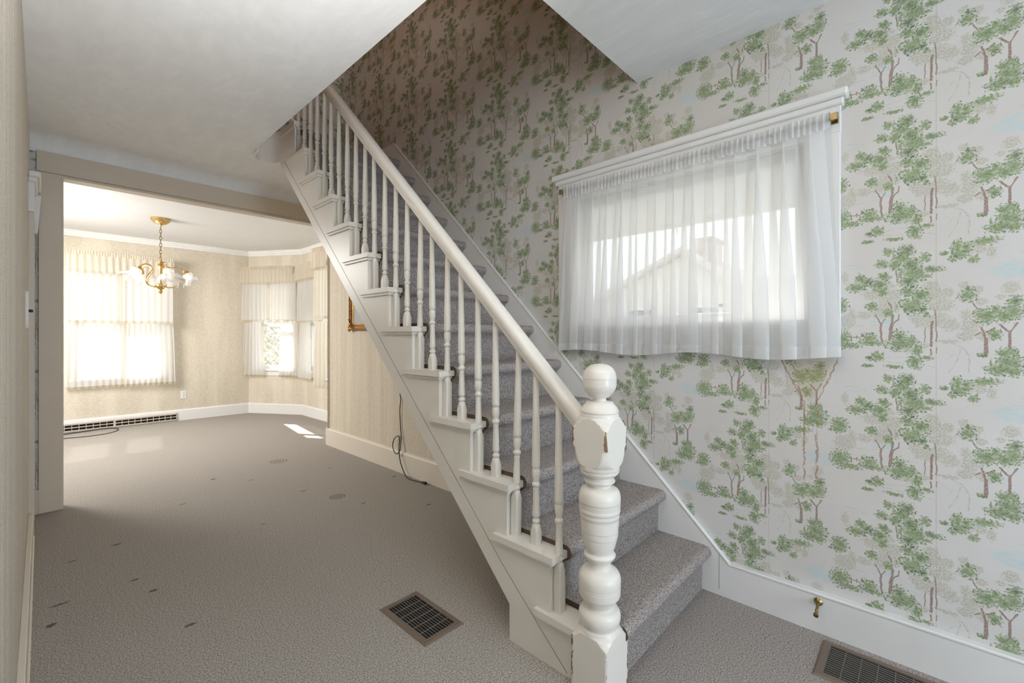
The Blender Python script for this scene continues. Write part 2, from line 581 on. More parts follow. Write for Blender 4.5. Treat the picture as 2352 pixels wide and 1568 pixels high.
    half = g.m1('ADD', 0.024, g.m1('MULTIPLY', g.step(zz, 1.00, 1.20, 0, 1, False), 0.085))
    mid = g.m1('ADD', 0.379, g.m1('MULTIPLY', g.step(zz, 0.95, 1.2, 0, 1), 0.008))
    e = g.m1('SUBTRACT', g.m1('ABSOLUTE', g.m1('SUBTRACT', yy, mid)), half)
    zin = g.m1('MULTIPLY', g.step(zz, 0.615, 0.66), g.step(zz, 1.30, 1.25))
    edge = g.m1('MULTIPLY', g.m1('MULTIPLY', g.step(g.m1('ABSOLUTE', e), 0.0060, 0.0005), zin), g.step(g.noise(p, 30, 2), 0.3, 0.55, 0.20, 0.75))
    inside = g.m1('MULTIPLY', g.m1('MULTIPLY', g.m1('MULTIPLY', g.step(e, 0.004, -0.03), zin), g.step(zz, 0.95, 1.05)), 0.35)
    nrm = g.bump(weave, 0.06, 0.001)

    def drawn(lo, hi):
        """the drawing inside one vertical strip of the repeat"""
        pad = 0.012
        near = lambda L: [t for t in L if t[0] + t[2] * 1.7 + pad > lo and t[0] - t[2] * 1.7 - pad < hi]
        nearS = lambda L: [t for t in L if max(t[0], t[2]) + pad > lo and min(t[0], t[2]) - pad < hi]
        c = paper
        L = near(WATER)
        if L: c = g.mix(g.m1('MULTIPLY', g.step(ellipses(L, q), 1.15, 0.6), hatch), c, (0.42, 0.62, 0.66))
        L = nearS(LINE)
        if L: c = g.mix(g.m1('MULTIPLY', g.step(strokes(L, q), 1.3, 0.6), faint), c, (0.34, 0.38, 0.29))
        L = near(PALE)
        if L:
            f = g.m1('MULTIPLY', g.step(g.m1('ADD', ellipses(L, q), g.m1('SUBTRACT', rag2, 1.15)), 1.10, 0.75), pgap)
            c = g.mix(g.m1('MULTIPLY', f, 0.84), c, pc)
        L = nearS(TRUNK)
        if L: c = g.mix(g.m1('MULTIPLY', g.step(g.m1('ADD', strokes(L, ql), trough), 1.5, 1.2), 0.85), c, tc)
        L = near(GREEN)
        if L:
            eg = ellipses(L, q)
            f = g.step(g.m1('ADD', eg, g.m1('SUBTRACT', ragged, 1.24)), 1.10, 0.98)
            f = g.m1('MULTIPLY', f, g.m1('SUBTRACT', 1.0, g.m1('MULTIPLY', inner, g.step(eg, 0.2, 1.0, 0.12, 0.85))))
            c = g.mix(g.m1('MULTIPLY', f, 0.92), c, gc)
        c = g.mix(seam, c, (0.33, 0.29, 0.25))
        c = g.mix(inside, c, (0.33, 0.26, 0.09))
        c = g.mix(edge, c, (0.27, 0.125, 0.04))
        return g.bsdf(c, 0.62, normal=nrm, spec=0.25)

    K = 4
    su = g.m1('MULTIPLY', fu, TW)

    def tree(i0, i1):
        if i1 - i0 == 1: return drawn(TW * i0 / K, TW * i1 / K)
        im = (i0 + i1) // 2
        a, b = tree(i0, im), tree(im, i1)
        mx = g.node('MixShader')
        g.t.links.new(g.m1('GREATER_THAN', su, TW * im / K), mx.inputs[0])
        g.t.links.new(a, mx.inputs[1]); g.t.links.new(b, mx.inputs[2])
        return mx.outputs[0]
    return g.done(tree(0, K))


def grass_paper(name, c0, c1, vert=4.0):
    """woven grasscloth wallpaper"""
    g = G(name)
    p = g.pos()
    a = g.noise(g.v1('MULTIPLY', p, (260, 260, 26)), 1.0, 3, 0.6)
    b = g.noise(g.v1('MULTIPLY', p, (34, 34, 300)), 1.0, 3, 0.6)
    streak = g.noise(g.v1('MULTIPLY', p, (vert, vert, 0.35)), 1.0, 4, 0.6)
    w = g.m1('ADD', g.m1('MULTIPLY', a, 0.5), g.m1('MULTIPLY', b, 0.5))
    c = g.mix(g.step(w, 0.38, 0.62), c0, c1)
    c = g.mix(g.step(streak, 0.42, 0.66, 0, 0.35), c, tuple(min(1, x * 1.22) for x in c1))
    return g.done(g.bsdf(c, 0.8, normal=g.bump(w, 0.25, 0.0015), spec=0.2))


def carpet(name, dark, light, dents=False):
    g = G(name)
    p = g.pos()
    a = g.noise(p, 165, 2, 0.8)
    b = g.noise(p, 400, 2, 0.7)
    lay = g.noise(g.v1('MULTIPLY', p, (9, 30, 20)), 1.0, 4, 0.65)        # lie of the pile
    mixv = g.m1('ADD', g.m1('MULTIPLY', a, 0.6), g.m1('MULTIPLY', b, 0.4))
    c = g.mix(g.step(mixv, 0.36, 0.64), dark, light)
    c = g.mix(g.step(lay, 0.35, 0.7, 0.0, 0.22), c, tuple(x * 0.62 for x in light))
    h = g.m1('ADD', g.m1('MULTIPLY', a, 0.7), g.m1('MULTIPLY', lay, 0.8))
    if dents:
        s = g.sep(p)
        pq = g.comb(s[0], s[1], 0.0)
        d = None
        for (x, y, rx, ry) in DENTS:
            e = g.v1('LENGTH', g.v1('MULTIPLY_ADD', pq, (1 / rx, 1 / ry, 0), (-x / rx, -y / ry, 0)))
            d = e if d is None else g.m1('MINIMUM', d, e)
        dent = g.step(g.m1('ADD', d, g.m1('MULTIPLY', g.noise(p, 60, 2), 0.8)), 1.4, 0.9)
        for (x, y, r) in RINGS:
            e = g.v1('DISTANCE', pq, (x, y, 0))
            for k in (1.0, 0.62, 0.25):
                ring = g.step(g.m1('ABSOLUTE', g.m1('SUBTRACT', e, r * k)), 0.007, 0.002)
                dent = g.m1('MAXIMUM', dent, g.m1('MULTIPLY', ring, 0.9))
        c = g.mix(g.m1('MULTIPLY', dent, 0.72), c, tuple(x * 0.30 for x in dark))
        h = g.m1('SUBTRACT', h, g.m1('MULTIPLY', dent, 1.2))
    return g.done(g.bsdf(c, 0.95, normal=g.bump(h, 0.25, 0.003), spec=0.05))


def fabric(name, col, clear=0.1, trans=0.5, weave=700, bump=0.15):
    g = G(name)
    p = g.pos()
    n = g.noise(p, weave, 1)
    c = g.mix(g.step(n, 0.3, 0.7, 0, 0.08), col, tuple(x * 0.9 for x in col))
    nb = g.bump(n, bump, 0.0008)
    df = g.node('BsdfDiffuse'); g.put(df.inputs['Color'], c); g.put(df.inputs['Normal'], nb)
    tl = g.node('BsdfTranslucent'); g.put(tl.inputs['Color'], c)
    tp = g.node('BsdfTransparent')
    m1 = g.node('MixShader'); m1.inputs[0].default_value = trans
    g.t.links.new(df.outputs[0], m1.inputs[1]); g.t.links.new(tl.outputs[0], m1.inputs[2])
    m2 = g.node('MixShader'); m2.inputs[0].default_value = clear
    g.t.links.new(m1.outputs[0], m2.inputs[1]); g.t.links.new(tp.outputs[0], m2.inputs[2])
    return g.done(m2.outputs[0])


def glass():
    g = G('window_glass')
    tp = g.node('BsdfTransparent'); tp.inputs['Color'].default_value = (0.95, 0.97, 0.97, 1)
    gl = g.node('BsdfGlossy'); gl.inputs['Roughness'].default_value = 0.02
    m = g.node('MixShader')
    m.inputs[0].default_value = 0.05; g.t.links.new(tp.outputs[0], m.inputs[1]); g.t.links.new(gl.outputs[0], m.inputs[2])
    return g.done(m.outputs[0])


def metal(name, c0, c1, rough=0.3, sc=40):
    g = G(name)
    p = g.pos()
    n = g.noise(p, sc, 4)
    return g.done(g.bsdf(g.mix(g.step(n, 0.3, 0.7), c0, c1), rough, 1.0, normal=g.bump(g.noise(p, 300, 2), 0.05, 0.0005)))


def frosted():
    g = G('frosted_white_glass')
    p = g.pos()
    n = g.noise(p, 30, 3)
    c = g.mix(n, (0.88, 0.88, 0.88), (0.72, 0.72, 0.73))
    df = g.node('BsdfDiffuse'); g.put(df.inputs['Color'], c)
    tl = g.node('BsdfTranslucent'); g.put(tl.inputs['Color'], c)
    gl = g.node('BsdfGlossy'); gl.inputs['Roughness'].default_value = 0.15
    m1 = g.node('MixShader'); m1.inputs[0].default_value = 0.55
    g.t.links.new(df.outputs[0], m1.inputs[1]); g.t.links.new(tl.outputs[0], m1.inputs[2])
    m2 = g.node('MixShader'); m2.inputs[0].default_value = 0.06
    g.t.links.new(m1.outputs[0], m2.inputs[1]); g.t.links.new(gl.outputs[0], m2.inputs[2])
    tp = g.node('BsdfTransparent')
    m3 = g.node('MixShader'); m3.inputs[0].default_value = 0.22
    g.t.links.new(m2.outputs[0], m3.inputs[1]); g.t.links.new(tp.outputs[0], m3.inputs[2])
    return g.done(m3.outputs[0])


NX, NY, NS = 1.411, 0.880, 0.0715
DENTS = [(0.461, 2.419, .03, .014), (0.392, 2.882, .026, .014), (0.03, 2.871, .022, .02), (0.342, 3.082, .022, .012), (0.06, 3.064, .05, .010),
         (2.24, 3.60, .03, .014), (1.508, 3.819, .03, .010), (2.05, 2.803, .03, .012), (1.071, 4.732, .03, .02), (0.322, 3.688, .03, .012),
         (1.30, 4.45, .03, .010), (1.72, 3.20, .025, .01), (1.05, 3.35, .02, .008), (1.95, 4.3, .03, .01), (0.75, 4.2, .03, .01), (0.12, 3.6, .03, .008)]
RINGS = [(1.644, 3.484, .055), (1.689, 4.912, .075)]
NEWEL = chipped()
PLASTER = plaster()
TOILE = toile('woodland_toile_wallpaper', 'Y')
TOILE_X = toile('woodland_toile_wallpaper_return', 'X')
GRASS = grass_paper('tan_grasscloth_wallpaper', (0.54, 0.475, 0.37), (0.71, 0.655, 0.56), 3.0)
GRASS2 = grass_paper('faded_cream_grasscloth', (0.52, 0.455, 0.355), (0.66, 0.60, 0.50), 14.0)
CARPET = carpet('taupe_carpet', (0.105, 0.095, 0.086), (0.57, 0.525, 0.48), True)
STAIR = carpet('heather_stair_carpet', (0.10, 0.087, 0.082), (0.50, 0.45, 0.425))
CUT = plain('cut_carpet_edge', (0.085, 0.06, 0.045), 0.95, 0.5, 200)
SHEER = fabric('white_sheer_voile', (0.94, 0.94, 0.94), 0.42, 0.5, 900)
HEM = fabric('white_voile_hem', (0.93, 0.93, 0.93), 0.2, 0.5, 900)
CREAM = fabric('cream_curtain_cloth', (0.86, 0.80, 0.70), 0.05, 0.55)
CREAM2 = fabric('thin_cream_curtain_cloth', (0.90, 0.885, 0.86), 0.06, 0.6)
LACE = fabric('cream_lace_trim', (0.72, 0.64, 0.50), 0.0, 0.3, 300)
SHADE = fabric('white_roller_shade_cloth', (0.93, 0.93, 0.93), 0.0, 0.68, 400)
SHADE2 = fabric('ivory_roller_shade_cloth', (0.86, 0.85, 0.83), 0.0, 0.30, 400)
LEFTPAPER = grass_paper('weathered_cream_wallpaper', (0.46, 0.40, 0.32), (0.72, 0.68, 0.60), 22.0)
GLASS = glass()
FROST = frosted()
BRASS = metal('polished_brass', (0.55, 0.36, 0.13), (0.72, 0.50, 0.22), 0.24)
OLDBRASS = metal('aged_brass', (0.20, 0.14, 0.06), (0.34, 0.25, 0.12), 0.42)
BROWNMETAL = plain('brown_enamelled_metal', (0.155, 0.118, 0.092), 0.45, 0.05)
GRILLE = plain('taupe_enamelled_metal', (0.56, 0.49, 0.42), 0.45, 0.05)
BLACK = plain('dark_duct_hollow', (0.012, 0.010, 0.009), 0.9)
SLAT = plain('grey_metal_slat', (0.20, 0.18, 0.165), 0.4, 0.03)
JOINT = plain('dark_open_joint', (0.10, 0.08, 0.065), 0.9)
CORD = plain('black_rubber_cord', (0.018, 0.016, 0.015), 0.5, 0.03)
PLASTIC = plain('white_plastic', (0.80, 0.79, 0.76), 0.35, 0.02)
GILT = metal('antique_gilt', (0.26, 0.12, 0.035), (0.62, 0.36, 0.13), 0.38, 60)
BARK = plain('grey_bark', (0.55, 0.52, 0.48), 0.9, 0.4, 30)
LEAF = plain('hedge_leaf', (0.58, 0.57, 0.50), 0.8)
LAWN = plain('winter_lawn', (0.20, 0.195, 0.165), 0.95, 0.3)
SIDING = plain('pale_house_siding', (0.76, 0.70, 0.68), 0.8)
ROOFING = plain('grey_brown_roof_shingle', (0.66, 0.60, 0.58), 0.9)
BRICKS = plain('weathered_chimney_brick', (0.52, 0.45, 0.43), 0.9, 0.4)
DARKPANE = plain('dark_window_pane', (0.10, 0.11, 0.13), 0.15)
BULB_G = G('lit_bulb_glass')
BULB = BULB_G.done(BULB_G.bsdf(BULB_G.mix(BULB_G.noise(BULB_G.pos(), 20), (0.95, 0.93, 0.88), (0.9, 0.88, 0.84)), 0.3, emis=(1.0, 0.86, 0.66), emis_s=5.0))
PICTURE = plain('faded_grey_print', (0.42, 0.43, 0.46), 0.3)

# ------------------------------------------------------------------ the setting
XR, XL = 2.362, -0.058                      # right and left wall planes
ZC, ZU = 2.765, 2.956                       # hall ceiling, upper floor
A_, B_, C_, D_ = (2.42, 8.42), (2.97, 7.55), (2.99, 6.42), (2.362, 5.26)   # corners of the bay
FY = 8.42                                   # far wall of the dining room
RUN, RISE, Y1, Z1 = 0.2368, 0.2289, 0.8167, 0.2091

struct('floor_entry', slab(NB(), [(1.36, -3.1), (2.5, -3.1), (2.5, 1.0), (1.36, 1.0)], [], XY(0, -1), 0.12), STAIR)  # same carpet as the hall; the darker colour stands in for weaker light
struct('floor', slab(NB(), [(-1.3, -3.1), (1.36, -3.1), (1.36, 1.0), (2.5, 1.0), (2.5, 5.2), (3.12, 6.36), (3.10, 7.6), (2.48, 8.56), (-1.3, 8.56)], [], XY(0, -1), 0.12), CARPET)

# right wall: toile above the stair, cream grasscloth below it
bm = slab(NB(), [(-3.1, -0.1), (0.92, -0.1), (1.02, 0), (3.98, 2.9), (4.95, 2.9), (4.95, 5.7), (-3.1, 5.7)],
          [[(0.385, 1.36), (1.655, 1.36), (1.655, 2.19), (0.385, 2.19)]], YZ(XR), 0.14)
struct('wall_right', bm, TOILE)
bm = slab(NB(), [(1.02, 0), (5.26, 0), (5.26, 2.95), (4.03, 2.95)], [], YZ(XR), 0.14)
struct('wall_understair', bm, GRASS2)
# left wall with the doorway
bm = slab(NB(), [(-3.1, -0.1), (4.80, -0.1), (4.80, 5.7), (-3.1, 5.7)], [[(4.30, 0.005), (4.60, 0.005), (4.60, 2.15), (4.30, 2.15)]], YZ(XL, -1), 0.12)
struct('wall_left', bm, LEFTPAPER)
# header wall between hall and dining room
bm = slab(NB(), [(-1.1, 0), (0.095, 0), (0.095, 2.505), (XR + 0.05, 2.505), (XR + 0.05, 2.9), (-1.1, 2.9)], [], XZ(4.75), 0.09)
struct('wall_divider', bm, TOILE_X)
# front wall of the hall with the door opening, behind the camera
bm = slab(NB(), [(-0.2, -0.1), (2.5, -0.1), (2.5, 5.7), (-0.2, 5.7)], [[(0.40, 0.02), (1.70, 0.02), (1.70, 2.35), (0.40, 2.35)]], XZ(-3.0, -1), 0.14)
struct('wall_front', bm, TOILE_X)
# upstairs
struct('wall_upper_back', box(NB(), -0.2, 2.5, 4.855, 4.98, 2.95, 5.7), TOILE_X)
struct('ceiling_upper', box(NB(), -0.3, 2.6, -3.2, 5.1, 5.5, 5.6), PLASTER)

# hall ceiling with the stairwell opening; it dips to the header at the dining room
bm = NB()
hole_edge = [(1.150, 1.22), (1.150, 3.80), (1.154, 3.88), (1.175, 3.955), (1.21, 4.005), (1.25, 4.022), (1.295, 4.012), (1.335, 3.985), (1.365, 3.93), (1.390, 3.86)]
out = [(-0.15, -3.1), (2.45, -3.1), (2.45, 1.22)] + hole_edge + [(2.45, 3.86), (2.45, 4.60), (-0.15, 4.60)]
slab(bm, out, [], XY(ZC), 0.05)
prof = [(4.60, ZC)] + [(4.60 + 0.145 * math.sin(PI / 2 * k / 8), ZC - 0.112 * (1 - math.cos(PI / 2 * k / 8))) for k in range(1, 9)]
slab(bm, prof + [(4.77, ZC - 0.112), (4.77, ZC + 0.05), (4.60, ZC + 0.05)], [], lambda u, v, d: (-0.15 + d, u, v), 2.6)
struct('ceiling', bm, PLASTER)
bm = NB()
slab(bm, [(-0.2, -3.1), (2.45, -3.1), (2.45, 1.22), (1.150, 1.22), (1.150, 4.88), (-0.2, 4.88)], [], XY(ZC + 0.05), ZU - ZC - 0.05)
struct('floor_upper', bm, PLASTER)

# dining room
L_AB = along(B_, A_)
bm = slab(NB(), [(-1.1, -0.1), (2.50, -0.1), (2.50, 2.9), (-1.1, 2.9)],
          [[(0.34, 0.71), (0.785, 0.71), (0.785, 2.25), (0.34, 2.25)], [(0.825, 0.71), (1.27, 0.71), (1.27, 2.25), (0.825, 2.25)]], XZ(FY), 0.14)
struct('wall_back', bm, GRASS)
fAB, lAB = along(A_, B_)        # d to the left of A->B is outside (towards +X, +Y)
fBC, lBC = along(B_, C_)
fCD, lCD = along(C_, D_)
bm = slab(NB(), [(-0.05, -0.1), (lAB + 0.03, -0.1), (lAB + 0.03, 2.9), (-0.05, 2.9)], [[(0.17, 0.74), (0.83, 0.74), (0.83, 2.25), (0.17, 2.25)]], fAB, 0.13)
struct('wall_bay_left', bm, GRASS)
bm = slab(NB(), [(-0.03, -0.1), (lBC + 0.03, -0.1), (lBC + 0.03, 2.9), (-0.03, 2.9)], [[(0.17, 0.74), (0.96, 0.74), (0.96, 2.25), (0.17, 2.25)]], fBC, 0.13)
struct('wall_bay_middle', bm, GRASS)
bm = slab(NB(), [(-0.03, -0.1), (lCD + 0.05, -0.1), (lCD + 0.05, 2.9), (-0.03, 2.9)], [[(0.30, 0.74), (1.02, 0.74), (1.02, 2.25), (0.30, 2.25)]], fCD, 0.13)
struct('wall_bay_right', bm, GRASS)
bm = slab(NB(), [(-1.1, 4.70), (-0.98, 4.70), (-0.98, 8.5), (-1.1, 8.5)], [], XY(-0.1), 3.0)
struct('wall_dining_left', bm, GRASS)
bm = slab(NB(), [(-1.2, 4.80), (2.45, 4.80), (2.47, 5.22), (3.12, 6.36), (3.10, 7.6), (2.48, 8.56), (-1.2, 8.56)], [], XY(2.735), 0.12)
struct('ceiling_dining', bm, plain('flat_white_ceiling_paint', (0.80, 0.80, 0.80), 0.85, 0.05))

# crown moulding and baseboards
crown = [(0, 2.655), (-0.014, 2.657), (-0.014, 2.675), (-0.03, 2.688), (-0.038, 2.700), (-0.038, 2.715), (-0.05, 2.722), (-0.05, 2.737), (0, 2.737)]
bm = sweep(NB(), [(-0.98, 4.90), (-0.98, FY), A_, B_, C_, D_], crown)
struct('trim_crown', bm, SASH)
bb = [(0, 0), (-0.022, 0), (-0.022, 0.150), (-0.016, 0.163), (0, 0.168)]
struct('baseboard_back', sweep(NB(), [(-0.98, FY), A_, B_, C_, D_], bb), TRIM)
bb2 = [(0, 0), (-0.024, 0), (-0.024, 0.185), (-0.018, 0.198), (0, 0.205)]
bm = sweep(NB(), [(XR, 5.262), (XR, 1.5)], bb2)
struct('baseboard_understair', bm, BEIGE_BASE := paint('ivory_baseboard_paint', (0.70, 0.64, 0.55), 0.45))
bm = NB()
extrude_x(bm, [(-3.0, 0), (0.700, 0), (0.700, 0.163), (-3.0, 0.163)], XR - 0.030, XR + 0.005)
struct('baseboard_right', bm, TRIM)
bm = NB()
box(bm, XR - 0.034, XR + 0.004, -3.0, 0.722, 0.160, 0.174, 0.004)
struct('trim_baseboard_bead', bm, TRIM)
bm = NB()
box(bm, XL, XL + 0.022, -3.0, 4.19, 0, 0.165, 0.003)
box(bm, XL, XL + 0.029, -3.0, 4.19, 0, 0.022, 0.005)
struct('baseboard_left', bm, BEIGE_BASE)
bm = NB()
box(bm, XL + 0.024, -0.014, 4.728, 4.752, 0, 0.18, 0.002)
struct('baseboard_divider', bm, BEIGE)
# cased opening to the dining room
bm = NB()
box(bm, -0.015, 0.105, 4.728, 4.752, 0, 2.508, 0.003)
box(bm, 0.092, 0.115, 4.734, 4.852, 0, 2.508, 0.002)
struct('trim_opening_post', bm, BEIGE)
bm = NB()
box(bm, -0.025, XR, 4.726, 4.752, 2.510, 2.662, 0.003)
box(bm, 0.095, XR, 4.736, 4.852, 2.488, 2.509, 0.002)
struct('trim_opening_header', bm, BEIGE)

# doorway in the left wall
d1 = thing('door_1', 'cream door with stepped head casing in the left wall', None)
d1['kind'] = 'structure'
bm = NB(); box(bm, XL - 0.07, XL - 0.03, 4.30, 4.60, 0.005, 2.15, 0.002)
for z0, z1 in ((0.2, 0.95), (1.1, 1.95)): box(bm, XL - 0.032, XL - 0.022, 4.36, 4.54, z0, z1, 0.004)
struct('door_panel', bm, BEIGE, d1)
for y0, y1 in ((4.20, 4.31), (4.59, 4.70)):
    bm = NB(); box(bm, XL - 0.002, XL + 0.026, y0, y1, 0, 2.10, 0.003)
    struct('door_casing', bm, BEIGE, d1)
bm = NB()
box(bm, XL - 0.002, XL + 0.028, 4.19, 4.71, 2.10, 2.31, 0.003)
box(bm, XL - 0.002, XL + 0.042, 4.18, 4.715, 2.29, 2.325, 0.006)
box(bm, XL - 0.002, XL + 0.058, 4.17, 4.72, 2.322, 2.362, 0.008)
struct('door_cap', bm, TRIM, d1)
bm = NB()
slab(bm, [(XL + 0.0, 2.03), (XL + 0.040, 2.03), (XL + 0.058, 2.30), (XL + 0.0, 2.30)], [], lambda u, v, d: (u, 4.60 + d, v), 0.11)
struct('door_bracket', bm, TRIM, d1)

# ------------------------------------------------------------------ stairs window
w1 = thing('window_1', 'wide single-light window with corniced white casing on the toile wall', None)
w1['kind'] = 'structure'
bm = NB()
box(bm, XR - 0.024, XR + 0.01, 0.268, 0.40, 1.30, 2.30, 0.003)
struct('window_casing', bm, TRIM, w1)
bm = NB()
box(bm, XR - 0.024, XR + 0.01, 1.640, 1.772, 1.30, 2.30, 0.003)
struct('window_casing', bm, TRIM, w1)
bm = NB()
box(bm, XR - 0.026, XR + 0.01, 0.266, 1.774, 2.175, 2.300, 0.003)
struct('window_head', bm, TRIM, w1)
bm = NB()
box(bm, XR - 0.042, XR + 0.005, 0.256, 1.788, 2.288, 2.318, 0.005)
box(bm, XR - 0.060, XR + 0.005, 0.240, 1.806, 2.316, 2.352, 0.007)
struct('window_cornice', bm, TRIM, w1)
bm = NB()
box(bm, XR - 0.034, XR + 0.13, 0.30, 1.74, 1.345, 1.375, 0.006)
struct('window_sill', bm, TRIM, w1)
bm = NB()
box(bm, XR - 0.020, XR + 0.004, 0.275, 1.765, 1.235, 1.345, 0.004)
struct('window_apron', bm, TRIM, w1)
bm = NB()
for y0, y1 in ((0.383, 0.400), (1.640, 1.657)): box(bm, XR, XR + 0.145, y0, y1, 1.36, 2.19)
box(bm, XR, XR + 0.145, 0.383, 1.657, 2.175, 2.192)
struct('window_jamb', bm, SASH, w1)
bm = NB()
for y0, y1 in ((0.398, 0.452), (1.588, 1.642)): box(bm, XR + 0.075, XR + 0.112, y0, y1, 1.37, 2.178, 0.003)
for z0, z1 in ((1.37, 1.425), (2.125, 2.178)): box(bm, XR + 0.075, XR + 0.112, 0.45, 1.59, z0, z1, 0.003)
struct('window_sash', bm, SASH, w1)
bm = NB()
box(bm, XR + 0.092, XR + 0.096, 0.445, 1.595, 1.42, 2.13)
struct('window_pane', bm, GLASS, w1)

rs = thing('roller_shade', 'white roller shade pulled partway down behind the sheer curtain', 'shade', (XR + 0.04, 1.02, 2.15))
bm = NB(); tube(bm, [(XR + 0.045, 0.415, 2.148), (XR + 0.045, 1.625, 2.148)], 0.021, 14)
mk('roller', bm, SHADE, rs, 40)
bm = NB(); box(bm, XR + 0.0635, XR + 0.0645, 0.425, 1.615, 1.925, 2.15)
mk('shade_cloth', bm, SHADE, rs)
bm = NB(); box(bm, XR + 0.058, XR + 0.068, 0.425, 1.615, 1.905, 1.930, 0.003)
mk('hem_bar', bm, SHADE, rs)
bm = NB(); tube(bm, [(XR + 0.055, 1.02 + 0.012 * math.cos(2 * PI * k / 16), 1.885 + 0.016 * math.sin(2 * PI * k / 16)) for k in range(16)], 0.0025, 6, True)
mk('pull_ring', bm, SASH, rs, 60)

cr = thing('curtain_rod', 'flat brass curtain rod threaded through the sheer curtain', 'curtain rod', (2.30, 1.0, 2.235))
bm = NB(); box(bm, 2.322, 2.328, 0.287, 1.722, 2.222, 2.240, 0.002)
mk('rod', bm, OLDBRASS, cr)
for y in (0.287, 1.722):
    bm = NB()
    box(bm, 2.334, 2.340, y - 0.013, y + 0.013, 2.212, 2.262, 0.002)
    box(bm, 2.296, 2.336, y - 0.011, y + 0.011, 2.226, 2.231, 0.001)
    box(bm, 2.294, 2.299, y - 0.013, y + 0.013, 2.216, 2.246, 0.001)
    tube(bm, [(2.330, y, 2.252), (2.341, y, 2.252)], 0.005, 8)
    mk('bracket', bm, OLDBRASS, cr)


def cloth(bm, P, U, N, width, zt, zb, folds, depth, seed, nu=None, nv=14, lap=0.0, spread=0.0, gather=0.5, lean=0.0, wav=0.0, nu_f=10):
    """a gathered panel: P plan start, U along, N towards the room; lap > 0 makes the pleats fold over themselves"""
    rnd = random.Random(seed)
    nu = nu or int(folds * nu_f)
    ph = [0.0]
    for k in range(nu):
        ph.append(ph[-1] + folds * 2 * PI / nu * (0.55 + 0.9 * rnd.random() if k % 3 == 0 else 1.0))
    tot = ph[-1]
    f2 = rnd.random() * 6
    am = [0.6 + 0.8 * rnd.random() for _ in range(int(folds) + 4)]
    rows = []
    for j in range(nv + 1):
        v = j / nv
        z0 = zt + (zb - zt) * v
        row = []
        for i in range(nu + 1):
            t = i / nu
            a = ph[i]
            k = a / (2 * PI)
            w = am[int(k)] * (1 - (k % 1)) + am[int(k) + 1] * (k % 1)
            amp = depth * w * (gather + (1 - gather) * min(1, v * 2.2)) * (0.8 + 0.2 * math.sin(3 * t + f2))
            d = amp * (1 + math.sin(a + 0.5 * v * math.sin(f2 + 5 * t))) + lean * v * v
            x = t * width + lap * w * math.sin(2 * a) * min(1, 0.25 + v) * width / max(folds, 1)
            x += (t - 0.5) * spread * v
            z = z0 + wav * math.sin(a * 0.5 + f2) * v
            row.append(bm.verts.new((P[0] + U[0] * x + N[0] * d, P[1] + U[1] * x + N[1] * d, z)))
        rows.append(row)
    for r0, r1 in zip(rows, rows[1:]):
        for i in range(nu):
            bm.faces.new([r0[i], r0[i + 1], r1[i + 1], r1[i]])
    return rows


sc = thing('sheer_curtain', 'white sheer voile curtain gathered on a rod over the stair window', 'curtain', (2.30, 1.0, 2.23))
bm = NB()
rows = cloth(bm, (2.318, 1.712), (0, -1), (-1, 0), 1.415, 2.222, 1.255, 14, 0.017, 5, nv=26, lap=0.34, spread=0.075, gather=0.35, nu_f=24)
hemline = [v.co.copy() for v in rows[-1]]
topline = [v.co.copy() for v in rows[0]]
mk('voile_panel', bm, SHEER, sc, 180, keep=True)
bm = NB()
a = [bm.verts.new(p) for p in hemline]
b = [bm.verts.new(p + Vector((-0.004, 0, -0.024))) for p in hemline]
c = [bm.verts.new(p + Vector((-0.006, 0.0, -0.050 + 0.012 * math.sin(p.y * 9)))) for p in hemline]
for i in range(len(a) - 1):
    bm.faces.new([a[i], a[i + 1], b[i + 1], b[i]]); bm.faces.new([b[i], b[i + 1], c[i + 1], c[i]])
mk('voile_hem', bm, HEM, sc, 180, keep=True)
bm = NB()
cloth(bm, (2.312, 1.712), (0, -1), (-1, 0), 1.415, 2.258, 2.185, 62, 0.008, 9, nv=4, gather=0.8, lap=0.1, wav=0.006)
mk('voile_heading', bm, HEM, sc, 180, keep=True)

# ------------------------------------------------------------------ staircase
NT = 12
stair = thing('staircase', 'white painted wooden staircase with turned balusters and grey carpeted steps', 'staircase', (1.411, 0.88, 0))


def zt(n): return Z1 + RISE * (n - 1)
def yt(n): return Y1 + RUN * (n - 1)


def low(y): return -1.1196 + 0.9769 * y


# stringer: sawtooth panel, its lower edge following the slope
poly = [(0.97, 0.0), (1.303, 0.0), (1.303, low(1.303)), (3.90, low(3.90)), (3.90, ZU - 0.03), (yt(13) + 0.03, ZU - 0.03)]
for n in range(13, 1, -1):
    yr = yt(n) + 0.03
    poly += [(yr, zt(n) - 0.028)] if n < 13 else []
    poly += [(yr, zt(n - 1) - 0.028)]
poly += [(0.97, zt(1) - 0.028)]
seen = []
for p in poly:
    if not seen or (abs(p[0] - seen[-1][0]) + abs(p[1] - seen[-1][1])) > 1e-5: seen.append(p)
bm = NB(); extrude_x(bm, seen, 1.374, 1.4475)
mk('stringer', bm, WHITE, stair)
# facing board along the lower edge
bm = NB()
fb = [(0.985, 0.0), (1.303, 0.0), (1.303, low(1.303)), (3.97, low(3.97)), (3.97, low(3.97) + 0.085), (2.4, low(2.4) + 0.098), (1.35, low(1.35) + 0.112), (1.00, 0.012)]
extrude_x(bm, fb, 1.3733, 1.376)
mk('facing_board', bm, WHITE, stair)
bm = NB()
tube(bm, [(1.3735, y_, z_ + 0.001) for y_, z_ in fb[4:]], 0.0009, 5)
mk('board_joint', bm, JOINT, stair)
